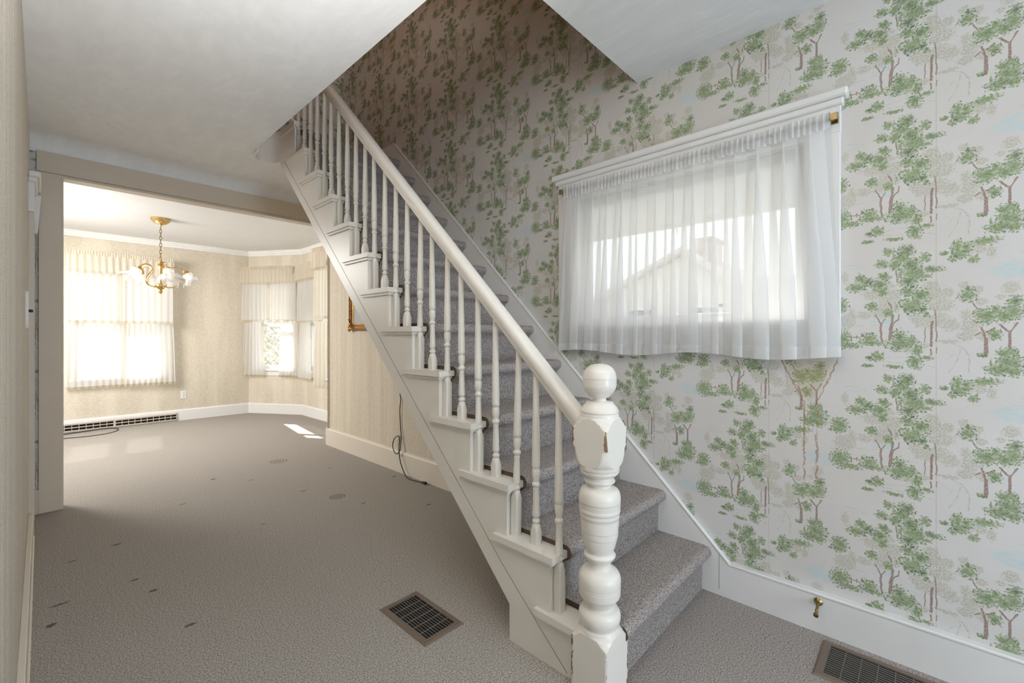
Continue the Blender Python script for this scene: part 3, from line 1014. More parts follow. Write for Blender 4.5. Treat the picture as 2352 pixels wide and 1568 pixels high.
# carcass under the carpet
poly = [(0.88, 0.0), (1.303, 0.0), (1.303, low(1.303) + 0.01), (3.90, low(3.90) + 0.01), (3.90, ZU - 0.03)]
for n in range(13, 0, -1):
    yr = yt(n) + 0.035
    poly += [(yr, zt(n) - 0.004), (yr, (zt(n - 1) if n > 1 else 0.0) - 0.004)]
poly[-1] = (Y1 + 0.035, 0.0)
poly = [p for k, p in enumerate(poly) if k != 0]
bm = NB(); extrude_x(bm, poly, 1.446, 2.34)
mk('carcass', bm, BEIGE, stair)
# treads with returned nosing
for n in range(1, 13):
    y0, z = yt(n), zt(n)
    yb = yt(n + 1) + 0.032
    bm = NB()
    slab(bm, [(1.352, y0), (1.460, y0), (1.460, yb), (1.373, yb), (1.373, y0 + 0.334), (1.352, y0 + 0.334)], [], XY(z - 0.028), 0.028)
    soften(bm, 0.009, 3)
    tr = mk('tread', bm, WHITE, stair, 35)
    bm = NB()
    slab(bm, [(1.362, y0 + 0.016), (1.455, y0 + 0.016), (1.455, y0 + 0.04), (1.3735, y0 + 0.04), (1.3735, y0 + 0.318), (1.362, y0 + 0.318)], [], XY(z - 0.043), 0.016)
    soften(bm, 0.005, 2)
    mk('cove_moulding', bm, WHITE, tr, 35)

# carpet on each step: tread, rolled nosing, riser
T = 0.020


def step_profile(n, y0, z, zprev, yback):
    p = [(yback, z - 0.003), (yback, z + T)]
    p += [(y0 + 0.030, z + T)]
    for k in range(1, 9):
        a = PI / 2 + PI * k / 9 * 0.95
        p.append((y0 + 0.010 + 0.030 * math.cos(a), z + T - 0.030 + 0.030 * math.sin(a)))
    p += [(y0 + 0.016, z - 0.048), (y0 + 0.026, z - 0.075), (y0 + 0.028, zprev + T - 0.001 if n > 1 else 0.0)]
    p += [(y0 + 0.040, zprev - 0.003 if n > 1 else 0.0), (y0 + 0.040, z - 0.003)]
    return p


for n in range(1, 14):
    zp = zt(n - 1) if n > 1 else 0.0
    yb = yt(n + 1) + 0.038 if n < 13 else 4.86
    x0 = 1.448 if n > 1 else 1.470
    bm = NB()
    extrude_x(bm, step_profile(n, yt(n), zt(n), zp, yb), x0, 2.334)
    for f in bm.faces:
        if all(abs(v.co.x - x0) < 1e-5 for v in f.verts): f.material_index = 1
    mk('step_carpet', bm, [STAIR, CUT], stair, 50)
# cut edge of the carpet at the side of the treads, darker and frayed
# skirting board on the wall side
def top(y): return -0.532 + 0.9792 * y
bm = NB()
extrude_x(bm, [(0.70, 0.0), (1.15, 0.0), (3.95, 2.75), (4.86, 2.80), (4.86, 3.165), (3.765, 3.165), (0.716, 0.170), (0.70, 0.165)], XR - 0.030, XR + 0.004)
mk('skirt_board', bm, TRIM, stair)
bm = NB()
for (ya, yb) in ((0.705, 3.765),):
    tube(bm, [(XR - 0.027, ya, top(ya) + 0.004), (XR - 0.027, yb, 3.165 + 0.002)], 0.007, 8)
tube(bm, [(XR - 0.027, 3.765, 3.167), (XR - 0.027, 4.85, 3.167)], 0.007, 8)
mk('skirt_bead', bm, TRIM, stair)

bm = NB(); box(bm, XR - 0.0306, XR - 0.028, 0.759, 0.7605, 0.03, 0.212)
mk('board_joint', bm, JOINT, stair)
# curved fascia of the landing, from the opening's edge into the stringer
path = hole_edge[1:-1] + [(1.376, 3.82), (1.376, 3.62)]
path = [(p[0], p[1]) for p in [tuple(v)[:2] for v in spline([(x, y, 0) for x, y in path], 5)]]
bm = NB()
sweep(bm, path, [(0, 2.745), (0, 2.965), (-0.012, 2.965), (-0.012, 2.745)])
mk('landing_fascia', bm, WHITE, stair, 40)
bm = NB()
sweep(bm, path, [(0.0, 2.948), (0.012, 2.950), (0.016, 2.966), (0.022, 2.970), (0.022, 2.996), (-0.02, 2.998), (-0.02, 2.948)])
mk('landing_nosing', bm, WHITE, stair, 35)
bm = slab(NB(), [(1.15, 3.9), (1.20, 4.0), (1.26, 4.04), (1.32, 4.02), (1.37, 3.95), (1.39, 3.70), (1.47, 3.70), (1.47, 4.86), (1.15, 4.86)], [], XY(2.93), 0.045)
mk('landing_floor', bm, STAIR, stair)

# balusters, turned from square stock
SQ = 0.0172


def baluster(name, y, n, block, rail):
    z0 = zt(n)
    h = rail - z0
    p = [(0.0, 0.030), (block - 0.030, 0.030), (block - 0.022, 0.0225), (block - 0.010, 0.0185), (block, 0.0165), (block + 0.003, 0.0150), (block + 0.005, 0.0118),
         (block + 0.009, 0.0125), (block + 0.012, 0.0158), (block + 0.016, 0.0168), (block + 0.021, 0.0158), (block + 0.025, 0.0122), (block + 0.034, 0.0120),
         (block + 0.036, 0.0150), (block + 0.039, 0.0162), (block + 0.080, 0.0145), (block + 0.146, 0.0124), (block + 0.150, 0.0142), (block + 0.153, 0.0125),
         (block + 0.160, 0.0128), (block + 0.163, 0.0160), (block + 0.169, 0.0172), (block + 0.175, 0.0160), (block + 0.178, 0.0122), (block + 0.186, 0.0126),
         (block + 0.198, 0.0154), (block + 0.212, 0.0170), (block + 0.229, 0.0164), (block + 0.232, 0.0146), (block + 0.237, 0.0146), (block + 0.239, 0.0172), (block + 0.250, 0.0174),
         (block + 0.36, 0.0160), (block + 0.48, 0.0136), (h, 0.0112)]
    pr = []
    for (za, ra), (zb, rb) in zip(p, p[1:]):
        k = max(1, min(4, int(abs(zb - za) / 0.006)))
        if ra == 0.030 and rb == 0.030: k = 1
        for i in range(k): pr.append((ra + (rb - ra) * i / k, z0 + za + (zb - za) * i / k))
    pr.append((p[-1][1], z0 + p[-1][0]))
    bm = NB()
    lathe(bm, pr, 1.411, y, 24, SQ)
    return mk(name, bm, WHITE, stair, 180, loc=(1.411 - 1.411, y - 0.88, z0))


def rail_mid(y): return 1.235 + 0.9666 * (y - 1.224)


OFF = (0.132, 0.248)
protos = {}
for n in range(1, 14):
    for k in (0, 1):
        if (n == 1 and k == 0) or (n == 13 and k == 1): continue
        y = yt(n) + OFF[k]
        blk = 0.078 if k == 0 else 0.190
        if k not in protos:
            protos[k] = (baluster('baluster', y, n, blk, rail_mid(y) - 0.036), n)
            o = protos[k][0]
        else:
            src, n0 = protos[k]
            o = again(src, 'baluster', (0, RUN * (n - n0), RISE * (n - n0)), stair)
        o.rotation_euler = (random.uniform(-0.008, 0.008), random.uniform(-0.006, 0.006), 0)
        if n == 2 and k == 1: o.rotation_euler = (0.020, 0.0, 0.10)

# newel post: one square post, turned between its blocks
K = 0.001602
npx = [(835, 0), (836, 10), (838, 19), (842, 26), (848, 32), (855, 36), (863, 38), (869, 38.6), (870, 38.0), (871.5, 38.7), (873, 38.1), (874.5, 38.8), (876, 38.2), (877.5, 38.8), (879, 38.2), (881, 38.6), (888, 37.6), (896, 34.5), (904, 28.5), (909, 23.5),
       (911.5, 22), (912.5, 16), (915, 14.5), (919, 15.2), (921, 16), (922, 30.5), (925, 31.5), (928, 34), (933, 38.5), (939, 42), (943.5, 43.5), (946, 43), (947, 41.8), (948.5, 43.2), (950, 43.6), (955, 43.8),
       (957, 45), (959, 47.5), (964, 49), (970, 54), (974, 55.5), (978, 58.5), (981, 64), (983, 72), (1021, 72), (1023, 61), (1026, 58), (1034, 56.5), (1046, 55.5), (1058, 52), (1064, 48.5), (1067, 45.5),
       (1070, 45), (1076, 45), (1078, 43), (1080, 44.5), (1085, 42.5), (1089, 38), (1092, 30), (1095, 29), (1098, 31), (1100, 34.5), (1102.5, 35.5), (1105, 34.5), (1108, 30), (1112, 25), (1115, 24.5), (1117, 27), (1119, 36), (1123, 42), (1129, 45.5), (1136, 47.2),
       (1144, 47.6), (1150, 47.4), (1151, 46), (1153, 47.2), (1155, 46), (1157, 47.2), (1159, 45.8), (1161, 47), (1163, 45.6), (1165, 46.8), (1172, 46.4), (1173, 45.2), (1184, 45), (1185, 44), (1205, 42.8), (1216, 42), (1218, 40.8), (1220, 42), (1222, 40.6), (1224, 41.8), (1226, 40.3), (1228, 41.5), (1230, 40),
       (1240, 38.2), (1252, 35.2), (1262, 31.5), (1266, 30.5), (1268, 34), (1271, 36), (1274, 36.3), (1278, 34), (1283, 30), (1286, 26), (1292, 24.2), (1298, 25.5), (1303, 29.5), (1305, 35), (1309, 40.5), (1316, 45.5), (1323, 47.6), (1330, 48), (1338, 47.6), (1342, 46.8), (1344, 47.6),
       (1346, 46.6), (1350, 47.4), (1352, 46.4), (1354, 47.4), (1356, 46.2), (1358, 47.2), (1360, 46), (1362, 46.8), (1366, 45), (1372, 40.5), (1376, 38), (1378, 37), (1383, 34), (1387, 31.5), (1390, 32), (1392, 37.5), (1396, 43), (1402, 46.4), (1408, 47.6), (1415, 47.4), (1422, 45.6), (1428, 43), (1432, 41.5),
       (1434, 44), (1437, 45.2), (1440, 46), (1443, 50.5), (1446, 53), (1449, 54), (1452, 57), (1455, 61), (1457, 66), (1459, 74)]
pr = []
for (ya, ra), (yb, rb) in zip(npx, npx[1:]):
    k = 1 if ra == rb else max(1, min(3, int((yb - ya) / 2)))
    for i in range(k):
        f = i / k
        pr.append(((ra + (rb - ra) * f) * K, 1.30 - (ya + (yb - ya) * f - 772) * K))
pr.append((74 * K, 1.30 - (1459 - 772) * K))
pr.append((74 * K, 0.0))
bm = NB()
lathe(bm, pr, NX, NY, 96, lambda z: NS if 0.80 < z < 1.02 else (0.0745 if z < 0.235 else None))
nw = mk('newel_post', bm, NEWEL, stair, 180)
nw['label'] = 'turned newel post with ball finial and chipped block edges'

# handrail
ca = math.atan(0.9666)
prof = []
for a, b in [(-0.022, -0.034), (0.022, -0.034), (0.026, -0.028), (0.026, -0.020), (0.030, -0.014), (0.034, -0.004), (0.034, 0.008), (0.030, 0.019), (0.021, 0.027), (0.008, 0.031), (-0.008, 0.031), (-0.021, 0.027), (-0.030, 0.019), (-0.034, 0.008), (-0.034, -0.004), (-0.030, -0.014), (-0.026, -0.020), (-0.026, -0.028)]:
    prof.append((a, b))
bm = NB()
ra, rb = [], []
for y, ring in ((0.93, ra), (4.15, rb)):
    for a, b in prof:
        ring.append(bm.verts.new((1.411 + a, y - b * math.sin(ca), rail_mid(y) + b * math.cos(ca))))
k = len(prof)
for i in range(k): bm.faces.new([ra[i], ra[(i + 1) % k], rb[(i + 1) % k], rb[i]])
bm.faces.new(ra); bm.faces.new(rb)
mk('handrail', bm, WHITE, stair, 40)

# ------------------------------------------------------------------ dining room windows and curtains
def sash_window(name, frame, u0, u1, z0, z1, label, meet=None, cws=(0.085, 0.085)):
    """double-hung window on a wall frame f(u, v, d): casing, stool, sashes, panes"""
    w = thing(name, label, None)
    w['kind'] = 'structure'

    def piece(nm, parts, mat):
        bm = NB()
        for (a, b, c, d, e, f) in parts:
            box(bm, a, b, e, f, c, d, 0.0)
        for v in bm.verts:
            v.co = Vector(frame(v.co.x, v.co.z, v.co.y))
        return struct(nm, bm, mat, w)
    cl, cw = cws
    piece('window_casing', [(u0 - cl, u0, z0 - 0.02, z1, -0.02, 0.005)], SASH)
    piece('window_casing', [(u1, u1 + cw, z0 - 0.02, z1, -0.02, 0.005)], SASH)
    piece('window_head', [(u0 - cl, u1 + cw, z1, z1 + 0.09, -0.024, 0.005)], SASH)
    piece('window_sill', [(u0 - cl, u1 + cw, z0 - 0.03, z0, -0.05, 0.10), (u0 - cl, u1 + cw, z0 - 0.11, z0 - 0.03, -0.018, 0.004)], SASH)
    zm = meet or (z0 + z1) / 2
    piece('window_jamb', [(u0 - 0.002, u0 + 0.012, z0, z1, 0, 0.125), (u1 - 0.012, u1 + 0.002, z0, z1, 0, 0.125), (u0, u1, z1 - 0.012, z1 + 0.002, 0, 0.125)], SASH)
    a, b = u0 + 0.012, u1 - 0.012
    piece('window_sash', [(a, a + 0.045, z0, zm, 0.05, 0.08), (b - 0.045, b, z0, zm, 0.05, 0.08), (a, b, z0, z0 + 0.06, 0.05, 0.08), (a, b, zm - 0.04, zm, 0.05, 0.08)], SASH)
    piece('window_sash', [(a, a + 0.045, zm - 0.03, z1, 0.082, 0.11), (b - 0.045, b, zm - 0.03, z1, 0.082, 0.11), (a, b, zm - 0.03, zm + 0.01, 0.082, 0.11), (a, b, z1 - 0.05, z1, 0.082, 0.11)], SASH)
    piece('window_pane', [(a + 0.04, b - 0.04, z0 + 0.055, zm - 0.035, 0.063, 0.066)], GLASS)
    piece('window_pane', [(a + 0.04, b - 0.04, zm + 0.005, z1 - 0.045, 0.095, 0.098)], GLASS)
    return w


def on_back(u, v, d): return (u, FY + d, v)


sash_window('window_2', on_back, 0.34, 0.785, 0.72, 2.25, 'left sash window of the pair behind the far cream curtains', 1.44, (0.085, 0.02))
sash_window('window_3', on_back, 0.825, 1.27, 0.72, 2.25, 'right sash window of the pair behind the far cream curtains', 1.44, (0.02, 0.085))
sash_window('window_4', fAB, 0.17, 0.83, 0.75, 2.25, 'bay window left light with bushes seen through its lower pane', 1.50)
sash_window('window_5', fBC, 0.17, 0.96, 0.75, 2.25, 'bay window middle light half hidden by a cream curtain', 1.50)
sash_window('window_6', fCD, 0.30, 1.02, 0.75, 2.25, 'bay window right light, turned away behind its curtains', 1.50)


def panel(name, label, P, U, N, w, zt_, zb, folds, depth, seed, mat=None, lace='bottom', group=None, heading=False, **kw):
    """one curtain panel with its lace edging"""
    t = thing(name, label, 'curtain', (P[0], P[1], zt_), group)
    bm = NB()
    rows = cloth(bm, P, U, N, w, zt_, zb, folds, depth, seed, **kw)
    co = [[v.co.copy() for v in r] for r in rows]
    mk('cloth', bm, mat or CREAM, t, 180, keep=True)
    if heading:
        bm = NB()
        cloth(bm, (P[0] + N[0] * 0.004, P[1] + N[1] * 0.004), U, N, w, zt_ + 0.022, zt_ - 0.035, folds * 2.6, 0.009, seed + 50, nv=4, gather=0.9, wav=0.004)
        mk('ruffled_heading', bm, mat or CREAM, t, 180, keep=True)
    Nv = Vector((N[0], N[1], 0))

    def ladder(line, down, nm):
        """openwork braid: two tapes joined by rungs"""
        bm = NB()
        down = Vector(down)
        L = [0.0]
        for p, q in zip(line, line[1:]): L.append(L[-1] + (q - p).length)
        for a0, a1 in ((0.0, 0.22), (0.78, 1.0)):
            A = [bm.verts.new(p + down * a0 + Nv * 0.003) for p in line]
            B = [bm.verts.new(p + down * a1 + Nv * 0.003) for p in line]
            for i in range(len(A) - 1): bm.faces.new([A[i], A[i + 1], B[i + 1], B[i]])
        s, k = 0.008, 0
        while s < L[-1] - 0.004:
            while L[k + 1] < s: k += 1
            f = (s - L[k]) / max(1e-6, L[k + 1] - L[k])
            d = (line[k + 1] - line[k]).normalized() * 0.0022
            p = line[k].lerp(line[k + 1], f) + Nv * 0.003
            q = [p - d + down * 0.2, p + d + down * 0.2, p + d + down * 0.8, p - d + down * 0.8]
            bm.faces.new([bm.verts.new(x) for x in q])
            s += 0.013
        mk(nm, bm, LACE, t, keep=True)
    if lace:
        if 'bottom' in lace: ladder(co[-1], (0, 0, -0.032), 'lace_edging')
        if 'start' in lace: ladder([r[0] for r in co], (-U[0] * 0.034, -U[1] * 0.034, 0), 'lace_edging')
        if 'end' in lace: ladder([r[-1] for r in co], (U[0] * 0.034, U[1] * 0.034, 0), 'lace_edging')
    return t


def blind(name, label, frame, u0, u1, z0, z1):
    """white roller shade on its roller, inside the jamb of a window"""
    t_ = thing(name, label, 'shade', frame((u0 + u1) / 2, z1, 0.03))
    bm = NB(); tube(bm, [frame(u0 + 0.012, z1 - 0.03, 0.028), frame(u1 - 0.012, z1 - 0.03, 0.028)], 0.016, 10)
    mk('roller', bm, SHADE2, t_, 60)
    for nm, a, b, d0, d1 in (('shade_cloth', z0, z1 - 0.02, 0.028, 0.0288), ('hem_bar', z0 - 0.012, z0 + 0.014, 0.025, 0.032)):
        bm = NB(); box(bm, u0 + 0.018, u1 - 0.018, a, b, d0, d1)
        for v in bm.verts: v.co = Vector(frame(*v.co))
        mk(nm, bm, SHADE2, t_)


blind('roller_shade', 'white roller shade half drawn in the left of the far pair of windows', on_back, 0.34, 0.785, 1.38, 2.24)
blind('roller_shade', 'white roller shade half drawn in the right of the far pair of windows', on_back, 0.825, 1.27, 1.38, 2.24)
blind('roller_shade', 'white roller shade behind the upper curtains of the bay left window', fAB, 0.17, 0.83, 1.60, 2.24)
blind('roller_shade', 'white roller shade behind the upper curtain of the bay middle window', fBC, 0.17, 0.96, 1.58, 2.24)
FG = 'cream cafe curtains at the far window'
fy = FY - 0.035
U, N = (1, 0), (0, -1)
panel('lower_tier_curtain', 'lower left cafe curtain panel of the far dining room window', (0.235, fy - 0.010), U, N, 0.565, 1.53, 0.615, 9, 0.016, 21, CREAM2, 'bottom end', FG, spread=0.05, nu_f=8)
panel('lower_tier_curtain', 'lower right cafe curtain panel of the far dining room window', (0.838, fy - 0.048), U, N, 0.53, 1.53, 0.615, 9, 0.016, 22, CREAM2, 'bottom start', FG, spread=0.05, nu_f=8)
panel('upper_tier_curtain', 'upper left cafe curtain panel of the far dining room window', (0.225, fy - 0.088), U, N, 0.545, 2.20, 1.515, 7, 0.016, 23, CREAM2, 'bottom end', FG, nu_f=8)
panel('upper_tier_curtain', 'upper right cafe curtain panel of the far dining room window', (0.782, fy - 0.126), U, N, 0.57, 2.20, 1.515, 7, 0.016, 24, CREAM2, 'bottom start', FG, nu_f=8)
panel('valance', 'long cream valance with lace edge across the far dining room window', (0.225, fy - 0.165), U, N, 1.14, 2.43, 2.185, 16, 0.015, 25, CREAM, 'bottom', None, heading=True)
BG = 'cream cafe curtains in the bay'


def bay(P, Q):
    P, Q = Vector(P), Vector(Q)
    u = (Q - P).normalized()
    n = Vector((u.y, -u.x))          # right of travel = into the room
    return u, n, lambda s, d: tuple(P + u * s + n * d)


u, n, at = bay(A_, B_)
panel('lower_tier_curtain', 'lower left cafe curtain pulled aside at the bay left window', at(-0.04, 0.05), u, n, 0.33, 1.53, 0.655, 6, 0.018, 31, CREAM2, 'bottom end', BG, spread=0.10, nu_f=8)
panel('lower_tier_curtain', 'lower right cafe curtain pulled aside at the bay left window', at(0.66, 0.05), u, n, 0.31, 1.53, 0.655, 6, 0.018, 32, CREAM2, 'bottom', BG, spread=0.06, nu_f=8)
panel('upper_tier_curtain', 'upper left cafe curtain panel of the bay left window', at(-0.05, 0.08), u, n, 0.48, 2.20, 1.575, 6, 0.016, 33, CREAM2, 'bottom end', BG, nu_f=8)
panel('upper_tier_curtain', 'upper right cafe curtain panel of the bay left window', at(0.48, 0.08), u, n, 0.46, 2.20, 1.575, 6, 0.016, 34, CREAM2, 'bottom start', BG, nu_f=8)
panel('valance', 'gathered cream valance over the bay left window', at(-0.07, 0.11), u, n, 1.00, 2.44, 2.20, 14, 0.015, 35, CREAM, 'bottom', None, heading=True)
u, n, at = bay(B_, C_)
panel('lower_tier_curtain', 'lower cafe curtain at the left of the bay middle window', at(0.04, 0.06), u, n, 0.42, 1.53, 0.63, 7, 0.020, 36, CREAM2, 'bottom end', BG, spread=0.08, nu_f=8)
panel('upper_tier_curtain', 'upper cafe curtain panel of the bay middle window', at(0.04, 0.09), u, n, 0.95, 2.20, 1.55, 11, 0.018, 37, CREAM2, 'bottom', BG, nu_f=8)
panel('valance', 'gathered cream valance over the bay middle window', at(0.02, 0.12), u, n, 1.00, 2.44, 2.21, 14, 0.016, 38, CREAM, 'bottom', None, heading=True)
u, n = (0.10, -0.995), (-0.995, -0.10)       # hung on a rod that returns to the wall, so it stands out into the room
panel('lower_tier_curtain', 'lower cafe curtain of the bay right window, cream deepened for shade, standing out by the wall corner', (2.575, 6.10), u, n, 0.34, 1.50, 0.63, 4, 0.020, 39, CREAM, 'bottom', BG, spread=0.05, nu_f=10)  # deeper cream than the other tiers, painting in its shadow side
panel('upper_tier_curtain', 'upper cafe curtain of the bay right window, cream deepened for shade, standing out by the wall corner', (2.555, 6.10), u, n, 0.35, 2.24, 1.57, 4, 0.016, 40, CREAM, 'bottom', BG, nu_f=10)  # shadow side put into the cloth colour here too
panel('valance', 'gathered cream valance end over the bay right window by the wall corner', (2.525, 6.10), u, n, 0.36, 2.47, 2.22, 6, 0.014, 41, CREAM, 'bottom', None, heading=True)

# ------------------------------------------------------------------ chandelier
CX_, CY_ = 0.998, 6.82
ch = thing('chandelier', 'brass five-arm chandelier with frosted ruffled glass shades in the dining room', 'chandelier', (CX_, CY_, 2.735))
bm = NB()
lathe(bm, [(0.0, 2.735), (0.098, 2.735), (0.098, 2.715), (0.092, 2.710), (0.092, 2.702), (0.080, 2.698), (0.080, 2.690), (0.066, 2.685), (0.064, 2.676), (0.048, 2.670), (0.030, 2.662), (0.012, 2.655), (0.008, 2.640), (0.0, 2.640)], CX_, CY_, 40)
mk('canopy', bm, BRASS, ch, 40)
chain = thing('chain', None, None); chain.parent = ch
z, k = 2.645, 0
while z > 2.235:
    bm = NB()
    c, s = (1, 0) if k % 2 else (0, 1)
    pts = []
    for j in range(16):
        a = 2 * PI * j / 16
        w_, h_ = 0.011 * math.cos(a), 0.026 * math.sin(a)
        pts.append((CX_ + w_ * c, CY_ + w_ * s, z - 0.022 + h_))
    tube(bm, pts, 0.0032, 6, True)
    mk('chain_link', bm, OLDBRASS, chain, 60)
    z -= 0.042; k += 1
bm = NB()
lathe(bm, [(0.0, 2.245), (0.010, 2.243), (0.014, 2.232), (0.010, 2.222), (0.012, 2.216), (0.040, 2.210), (0.042, 2.203), (0.028, 2.196), (0.026, 2.185), (0.033, 2.178), (0.030, 2.165), (0.021, 2.155), (0.020, 2.06), (0.017, 1.98), (0.018, 1.945),
           (0.040, 1.938), (0.048, 1.925), (0.048, 1.905), (0.040, 1.890), (0.030, 1.878), (0.014, 1.868), (0.010, 1.860), (0.018, 1.852), (0.022, 1.842), (0.016, 1.830), (0.007, 1.822), (0.0, 1.812)], CX_, CY_, 28)
mk('column', bm, BRASS, ch, 40)
fwv = Vector((0.7293, 0.6842, 0)); rtv = Vector((0.6842, -0.7293, 0))
for k in range(5):
    ph = math.radians(180 + 72 * k)
    dv = rtv * math.cos(ph) + fwv * math.sin(ph)
    o3 = Vector((CX_, CY_, 0))
    pts = [(0.03, 1.912), (0.09, 1.898), (0.145, 1.920), (0.165, 1.965), (0.150, 2.020), (0.112, 2.066), (0.094, 2.112), (0.112, 2.145), (0.155, 2.158), (0.200, 2.145), (0.232, 2.112)]
    bm = NB()
    tube(bm, spline([o3 + dv * r + Vector((0, 0, z)) for r, z in pts], 6), 0.0068, 8)
    arm = mk('arm', bm, BRASS, ch, 60)
    ax = (dv * 0.55 + Vector((0, 0, -0.835))).normalized()
    base = o3 + dv * 0.226 + Vector((0, 0, 2.122))
    bm = NB()
    lathe(bm, [(0.0, 0.0), (0.012, 0.0), (0.016, 0.008), (0.030, 0.014), (0.034, 0.022), (0.030, 0.028), (0.041, 0.036), (0.043, 0.048), (0.040, 0.055), (0.0, 0.055)], 0, 0, 24, None, ax, base)
    mk('socket_cup', bm, BRASS, arm, 40)
    prof = [(0.036, 0.045), (0.050, 0.054), (0.056, 0.070), (0.054, 0.086), (0.046, 0.098), (0.048, 0.108), (0.060, 0.124), (0.078, 0.140), (0.098, 0.153), (0.112, 0.160)]

    def rim(j, t, r, z, P=prof):
        f = max(0.0, (j - 5) / (len(P) - 6))
        return r * (1 + 0.14 * f * math.cos(6 * t)), z + 0.022 * f * f * math.cos(6 * t) + 0.006 * f * math.cos(12 * t)
    bm = NB()
    lathe(bm, prof, 0, 0, 48, None, ax, base, rim)
    mk('glass_shade', bm, FROST, ch, 180, keep=True)
    bm = NB()
    lathe(bm, [(0.0, 0.045), (0.010, 0.05), (0.013, 0.075), (0.019, 0.095), (0.017, 0.112), (0.008, 0.122), (0.0, 0.124)], 0, 0, 16, None, ax, base)
    mk('bulb', bm, BULB, ch, 180)

# ------------------------------------------------------------------ registers, outlets, door stop, cords, picture
def floor_register(name, label, x0, x1, y0, y1, nslat, ncross, wid=0.03):
    t = thing(name, label, 'vent', ((x0 + x1) / 2, (y0 + y1) / 2, 0.0))
    bm = NB()
    i = [(x0 + wid, y0 + wid), (x1 - wid, y1 - wid)]
    z0, z1 = 0.001, 0.007
    o_ = [(x0, y0, z0), (x1, y0, z0), (x1, y1, z0), (x0, y1, z0)]
    m_ = [(x0 + .008, y0 + .008, z1), (x1 - .008, y0 + .008, z1), (x1 - .008, y1 - .008, z1), (x0 + .008, y1 - .008, z1)]
    n_ = [(i[0][0], i[0][1], z1), (i[1][0], i[0][1], z1), (i[1][0], i[1][1], z1), (i[0][0], i[1][1], z1)]
    l_ = [(p[0], p[1], 0.0015) for p in n_]
    R = [[bm.verts.new(p) for p in r] for r in (o_, m_, n_, l_)]
    for a, b in zip(R, R[1:]):
        for k in range(4): bm.faces.new([a[k], a[(k + 1) % 4], b[(k + 1) % 4], b[k]])
    mk('frame', bm, BROWNMETAL, t)
    bm = NB(); box(bm, i[0][0] - 0.001, i[1][0] + 0.001, i[0][1] - 0.001, i[1][1] + 0.001, 0.0008, 0.0016)
    mk('duct_opening', bm, BLACK, t)
    w, l = i[1][0] - i[0][0], i[1][1] - i[0][1]
    bm = NB(); box(bm, i[0][0] + w / (nslat + 1) - 0.0008, i[0][0] + w / (nslat + 1) + 0.0008, i[0][1], i[1][1], 0.0018, 0.0055)
    s0 = mk('slat', bm, SLAT, t)
    for k in range(1, nslat): again(s0, 'slat', (w / (nslat + 1) * k, 0, 0), t)
    bm = NB(); box(bm, i[0][0], i[1][0], i[0][1] + l / (ncross + 1) - 0.001, i[0][1] + l / (ncross + 1) + 0.001, 0.0017, 0.0042)
    c0 = mk('cross_bar', bm, SLAT, t)
    for k in range(1, ncross): again(c0, 'cross_bar', (0, l / (ncross + 1) * k, 0), t)
    return t


floor_register('floor_register', 'brown metal floor register with black slots in the hall carpet left of the newel', 1.097, 1.310, 1.527, 1.895, 10, 5)
floor_register('floor_register', 'brown metal floor register with fine slats beside the right wall baseboard', 2.030, 2.294, -0.10, 0.322, 13, 6, 0.032)

br = thing('baseboard_register', 'long cream baseboard register with two rows of dark slots under the far window', 'vent', (0.5, FY - 0.022, 0.012))
x0, x1, z0, z1 = -0.42, 1.432, 0.012, 0.122
yb = FY - 0.022
bm = NB(); box(bm, x0 + 0.006, x1 - 0.006, yb - 0.004, yb + 0.001, z0 + 0.004, z1 - 0.004)
mk('duct_opening', bm, BLACK, br)
bm = NB()
box(bm, x0, x1, yb - 0.016, yb - 0.002, z1 - 0.022, z1, 0.003)
box(bm, x0, x1, yb - 0.016, yb - 0.002, z0, z0 + 0.018, 0.003)
box(bm, x0, x1, yb - 0.016, yb - 0.002, 0.060, 0.072, 0.002)
box(bm, x0, x0 + 0.014, yb - 0.016, yb - 0.002, z0, z1, 0.002)
box(bm, x1 - 0.014, x1, yb - 0.016, yb - 0.002, z0, z1, 0.002)
mk('frame', bm, GRILLE, br)
s0 = None
x = x1 - 0.014 - 0.064
k = 0
while x > x0 + 0.02:
    wd = 0.026 if k in (9, 19) else 0.006
    if k in (9, 19):
        bm = NB(); box(bm, x - wd, x, yb - 0.0145, yb - 0.003, z0 + 0.01, z1 - 0.01)
        mk('mullion', bm, GRILLE, br)
    elif s0 is None:
        bm = NB(); box(bm, x - wd, x, yb - 0.0145, yb - 0.003, z0 + 0.01, z1 - 0.01)
        s0 = mk('slot_bar', bm, GRILLE, br); xs = x
    else:
        again(s0, 'slot_bar', (x - xs, 0, 0), br)
    x -= wd + 0.064; k += 1

ot = thing('wall_outlet', 'white duplex wall outlet low on the far dining room wall', 'outlet', (1.513, FY, 0.394))
bm = NB(); box(bm, 1.476, 1.550, FY - 0.007, FY + 0.001, 0.334, 0.454, 0.004, 2)
mk('cover_plate', bm, PLASTIC, ot)
for zc_ in (0.370, 0.418):
    bm = NB(); box(bm, 1.497, 1.529, FY - 0.010, FY - 0.006, zc_ - 0.018, zc_ + 0.018, 0.004, 2)
    r_ = mk('receptacle', bm, PLASTIC, ot)
    bm = NB()
    for dx in (-0.007, 0.006): box(bm, 1.513 + dx - 0.0012, 1.513 + dx + 0.0018, FY - 0.0108, FY - 0.0095, zc_ - 0.002, zc_ + 0.009)
    box(bm, 1.510, 1.515, FY - 0.0108, FY - 0.0095, zc_ - 0.013, zc_ - 0.008)
    mk('slot', bm, BLACK, r_)

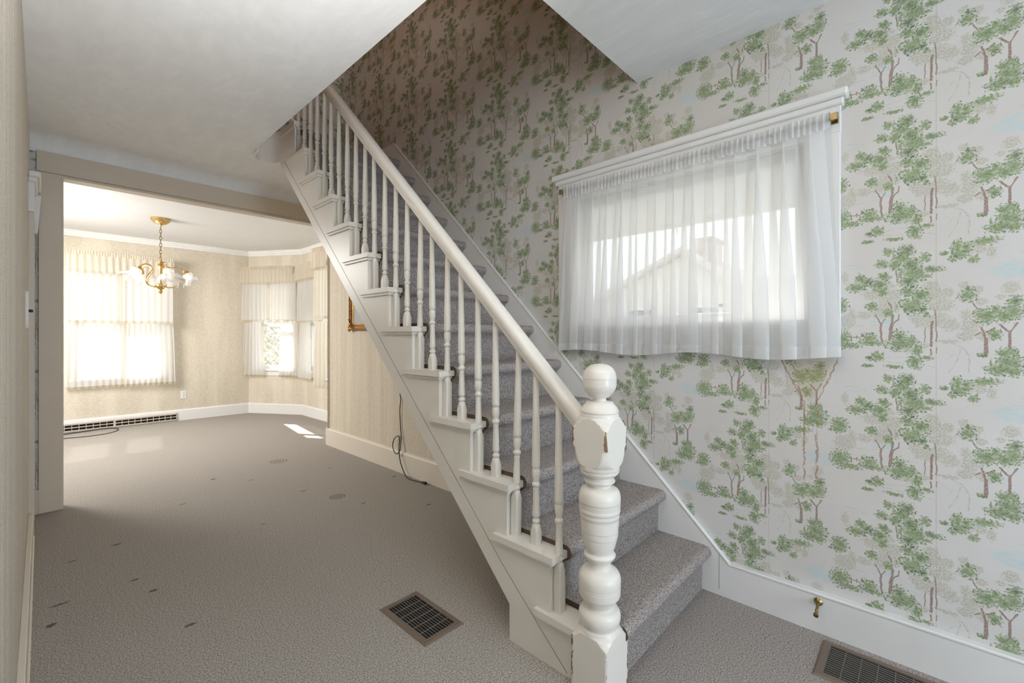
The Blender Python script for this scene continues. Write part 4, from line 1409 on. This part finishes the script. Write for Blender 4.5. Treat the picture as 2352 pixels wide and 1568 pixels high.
sw = thing('light_switch', 'pale oval light switch plate with a dark toggle on the left wall', 'switch', (XL, 3.55, 1.44))
bm = NB()
pl = [(3.55 + 0.045 * math.copysign(abs(math.cos(a)) ** 0.6, math.cos(a)), 1.44 + 0.105 * math.copysign(abs(math.sin(a)) ** 0.75, math.sin(a))) for a in [2 * PI * k / 28 for k in range(28)]]
slab(bm, pl, [], YZ(XL - 0.001), 0.012)
mk('cover_plate', bm, PLASTIC, sw, 40)
bm = NB(); box(bm, XL + 0.009, XL + 0.028, 3.543, 3.557, 1.43, 1.445, 0.002)
mk('toggle', bm, CORD, sw)

ds = thing('door_stop', 'aged brass door stop sticking out of the right wall baseboard', 'door stop', (XR - 0.03, 0.345, 0.135))
axd = Vector((-0.93, -0.02, -0.36)).normalized()
o_ = Vector((XR - 0.030, 0.345, 0.137))
bm = NB(); lathe(bm, [(0.0, -0.003), (0.017, -0.003), (0.017, 0.002), (0.012, 0.007), (0.008, 0.012), (0.0, 0.012)], 0, 0, 20, None, (-1, 0, 0), o_)
mk('rosette', bm, OLDBRASS, ds, 40)
bm = NB(); lathe(bm, [(0.0, 0.004), (0.006, 0.006), (0.0055, 0.045), (0.0075, 0.050), (0.0055, 0.054), (0.0055, 0.064), (0.009, 0.068), (0.0105, 0.074), (0.009, 0.080), (0.0, 0.083)], 0, 0, 16, None, axd, o_)
mk('post', bm, OLDBRASS, ds, 40)

# black cord hanging on the wall below the stair, its plug on the carpet
pc = thing('power_cord', 'black power cord with plug hanging from the stair down to the hall carpet', 'cord', (2.31, 3.7, 0.0))
xw = XR - 0.012
pts = [(xw, 3.655, 0.90), (xw, 3.675, 0.76), (xw, 3.66, 0.70), (xw - 0.004, 3.672, 0.60), (xw, 3.668, 0.46), (xw - 0.004, 3.650, 0.36), (xw - 0.008, 3.648, 0.29),
       (XR - 0.040, 3.63, 0.225), (XR - 0.055, 3.66, 0.185), (XR - 0.050, 3.72, 0.200), (XR - 0.04, 3.757, 0.25), (XR - 0.03, 3.745, 0.31), (XR - 0.02, 3.690, 0.345), (XR - 0.03, 3.655, 0.315),
       (XR - 0.045, 3.640, 0.22), (XR - 0.055, 3.605, 0.13), (XR - 0.06, 3.54, 0.045), (2.285, 3.46, 0.012), (2.28, 3.38, 0.009), (2.295, 3.27, 0.010), (2.30, 3.245, 0.011)]
bm = NB(); tube(bm, spline(pts, 8), 0.0042, 6)
mk('cord', bm, CORD, pc, 60)
bm = NB()
tube(bm, [(2.299, 3.252, 0.011), (2.301, 3.235, 0.012), (2.303, 3.215, 0.013), (2.305, 3.195, 0.013)], [0.006, 0.010, 0.013, 0.012], 8)
pg = mk('plug', bm, CORD, pc, 40)
bm = NB()
for dz in (-0.006, 0.006): box(bm, 2.3035, 2.3055, 3.172, 3.197, 0.014 + dz - 0.001, 0.014 + dz + 0.003)
mk('prong', bm, OLDBRASS, pg)

fc = NB()
tube(fc, spline([(-0.35, 7.86, 0.006), (0.0, 7.93, 0.006), (0.20, 7.955, 0.006), (0.42, 7.91, 0.006), (0.60, 7.955, 0.006), (0.715, 8.10, 0.006), (0.735, 8.24, 0.006), (0.69, 8.345, 0.007), (0.60, 8.372, 0.012), (0.48, 8.345, 0.008), (0.30, 8.31, 0.006), (0.10, 8.25, 0.006), (-0.2, 8.16, 0.006)], 10), 0.0045, 6)
prop(mk('loose_cord', fc, CORD, None, 60, loc=(0.2, 8.1, 0)), 'thin black cord looped on the carpet in front of the baseboard register', 'cord')

pf = thing('picture_frame', 'ornate gilt picture frame on the wall below the stair', 'picture', (XR, 4.40, 1.66))
ya, yb_, za, zb_ = 4.12, 4.665, 1.365, 2.02
fw_ = 0.07


def mitre_bar(pts2, nm):
    bm = NB()
    # stepped section along one side, mitred
    (a, b), (c, d), side = pts2
    sec = [(0.0, 0.010), (0.0, 0.030), (0.014, 0.040), (0.026, 0.030), (0.040, 0.034), (0.052, 0.020), (fw_, 0.016), (fw_, 0.006)]
    A, B = [], []
    for (w_, h_) in sec:
        for ring, (y, z), end in ((A, (a, b), 0), (B, (c, d), 1)):
            ty, tz = (c - a), (d - b)
            l = math.hypot(ty, tz); ty /= l; tz /= l
            ny, nz = -tz * side, ty * side
            m_ = w_ if end == 0 else -w_
            ring.append(bm.verts.new((XR - h_, y + ty * m_ + ny * w_, z + tz * m_ + nz * w_)))
    n_ = len(sec)
    for i in range(n_ - 1): bm.faces.new([A[i], A[i + 1], B[i + 1], B[i]])
    return mk(nm, bm, GILT, pf, 40)


mitre_bar(((ya, za), (yb_, za), 1), 'frame_rail')
mitre_bar(((yb_, za), (yb_, zb_), 1), 'frame_rail')
mitre_bar(((yb_, zb_), (ya, zb_), 1), 'frame_rail')
mitre_bar(((ya, zb_), (ya, za), 1), 'frame_rail')
for (y, z) in ((ya, za), (yb_, za), (yb_, zb_), (ya, zb_)):
    sy, sz = (1 if y == ya else -1), (1 if z == za else -1)
    bm = NB()
    for (dy, dz, r) in ((0.012, 0.012, 0.020), (0.045, 0.020, 0.017), (0.020, 0.045, 0.017), (0.075, 0.016, 0.014), (0.016, 0.075, 0.014), (0.045, 0.045, 0.013), (0.100, 0.020, 0.011), (0.020, 0.100, 0.011), (-0.004, 0.03, 0.010), (0.03, -0.004, 0.010), (0.004, 0.115, 0.009)):
        bmesh.ops.create_icosphere(bm, subdivisions=2, radius=r, matrix=Matrix.Translation((XR - 0.036, y + sy * dy, z + sz * dz)) @ Matrix.Diagonal((0.9, 1.0, 1.25, 1)))
    for q in (((0.02, 0.03), (0.06, 0.055), (0.085, 0.03)), ((0.03, 0.02), (0.055, 0.06), (0.03, 0.085))):
        tube(bm, spline([(XR - 0.045, y + sy * a, z + sz * b) for a, b in q], 6), 0.007, 6)
    mk('corner_scroll', bm, GILT, pf, 60)
bm = NB(); box(bm, XR - 0.010, XR - 0.004, ya + fw_ - 0.004, yb_ - fw_ + 0.004, za + fw_ - 0.004, zb_ - fw_ + 0.004)
mk('print', bm, PICTURE, pf)

# ------------------------------------------------------------------ outdoors
struct('ground', box(NB(), -40, 60, -40, 60, -1.0, -0.75), LAWN)


def house():
    h = thing('neighbour_house', 'pale gabled house with a broad chimney seen through the sheer curtain', 'house', (15, 5.2, -0.75))
    g = [(2.4, -0.75), (8.4, -0.75), (8.4, 2.35), (5.2, 3.72), (2.4, 1.46)]
    mk('gable_wall', slab(NB(), g, [], YZ(13.0), 9.0), SIDING, h)
    for (a, b) in (((5.2, 3.76), (8.8, 2.18)), ((5.2, 3.76), (2.0, 1.18))):
        bm = NB()
        ty, tz = b[0] - a[0], b[1] - a[1]
        slab(bm, [a, b, (b[0], b[1] + 0.14), (a[0], a[1] + 0.14)], [], YZ(12.7), 9.6)
        mk('roof_slope', bm, ROOFING, h)
    mk('chimney', box(NB(), 13.8, 14.8, 4.72, 5.27, 3.0, 4.22, 0.02), BRICKS, h)
    bm = NB(); box(bm, 13.72, 14.88, 4.66, 5.33, 4.20, 4.32, 0.02)
    mk('chimney_cap', bm, BRICKS, h)
    bm = NB(); box(bm, 14.0, 20.0, 0.2, 3.2, -0.75, 2.55)
    mk('side_wing', bm, SIDING, h)
    bm = NB(); box(bm, 13.8, 20.2, -0.1, 3.6, 2.55, 2.98, 0.05)
    mk('wing_roof', bm, ROOFING, h)
    for y, z, w, hh in ((4.6, 1.6, 0.9, 1.2), (6.6, 1.6, 0.9, 1.2)):
        bm = NB()
        box(bm, 12.95, 13.02, y - w / 2, y + w / 2, z - hh / 2, z - hh / 2 + 0.08); box(bm, 12.95, 13.02, y - w / 2, y + w / 2, z + hh / 2 - 0.08, z + hh / 2)
        box(bm, 12.95, 13.02, y - w / 2, y - w / 2 + 0.08, z - hh / 2, z + hh / 2); box(bm, 12.95, 13.02, y + w / 2 - 0.08, y + w / 2, z - hh / 2, z + hh / 2)
        box(bm, 12.95, 13.02, y - w / 2, y + w / 2, z - 0.04, z + 0.04)
        f = mk('window', bm, SASH, h)
        bm = NB(); box(bm, 12.985, 13.0, y - w / 2 + 0.05, y + w / 2 - 0.05, z - hh / 2 + 0.05, z + hh / 2 - 0.05)
        mk('pane', bm, DARKPANE, f)


house()


def bare_tree(name, label, x, y, h, seed, spread=0.6, stems=1, group=None, r0=0.05):
    rnd = random.Random(seed)
    t = thing(name, label, 'tree', (x, y, -0.75), group)
    trunk, twig = NB(), NB()

    def grow(bm, p, d, l, r, depth):
        q = p + d * l
        mid = (p + q) / 2 + Vector((rnd.uniform(-1, 1), rnd.uniform(-1, 1), rnd.uniform(-.5, .5))) * l * 0.08
        tube(bm, [p, mid, q], [r, r * 0.85, r * 0.65], 5 if r > 0.012 else 3)
        if depth == 0: return
        for _ in range(rnd.choice((2, 3, 3))):
            nd = (d + Vector((rnd.uniform(-1, 1), rnd.uniform(-1, 1), rnd.uniform(-.3, .8))) * spread).normalized()
            grow(twig, p.lerp(q, rnd.uniform(0.5, 1.0)), nd, l * rnd.uniform(0.55, 0.8), r * 0.6, depth - 1)
    for _ in range(stems):
        d = Vector((rnd.uniform(-.3, .3), rnd.uniform(-.3, .3), 1)).normalized()
        grow(trunk, Vector((x + rnd.uniform(-.2, .2) * (stems > 1), y + rnd.uniform(-.2, .2) * (stems > 1), -0.76)), d, h * 0.4, r0, 4)
    mk('trunk', trunk, BARK, t, 60)
    mk('branches', twig, BARK, t, 60)


bare_tree('bare_tree', 'bare tree at the left of the house outside the stair window', 13.5, 9.3, 6.2, 3, 0.5, 1, None, 0.11)
bare_tree('bare_shrub', 'pale twiggy bare shrub outside the bay left window', 3.9, 10.1, 3.0, 20, 0.7, 5, None, 0.022)
bare_tree('bare_shrub', 'bare shrub outside the bay middle window', 6.3, 8.3, 2.6, 24, 0.6, 3, None, 0.022)


def hedge(name, label, x0, x1, y0, y1, z1, n, seed):
    rnd = random.Random(seed)
    bm = NB()
    for _ in range(n):
        c = Vector((rnd.uniform(x0, x1), rnd.uniform(y0, y1), -0.75 + (z1 + 0.75) * rnd.random() ** 0.8))
        a = Vector((rnd.uniform(-1, 1), rnd.uniform(-1, 1), rnd.uniform(-1, 1))).normalized() * rnd.uniform(0.04, 0.10)
        b = a.cross(Vector((rnd.uniform(-1, 1), rnd.uniform(-1, 1), rnd.uniform(-1, 1)))).normalized() * rnd.uniform(0.02, 0.05)
        bm.faces.new([bm.verts.new(c + a), bm.verts.new(c + b), bm.verts.new(c - a), bm.verts.new(c - b)])
    o = mk(name, bm, LEAF, None, keep=True, loc=((x0 + x1) / 2, (y0 + y1) / 2, -0.75))
    prop(o, label, 'hedge', kind='stuff')


hedge('hedge', 'dense grey green hedge behind the bare shrubs outside the bay', 2.5, 7.5, 14.5, 16.0, 3.2, 9000, 5)
hedge('hedge', 'grey green hedge outside the bay middle window', 8.8, 9.8, 7.5, 12.5, 2.2, 6000, 6)
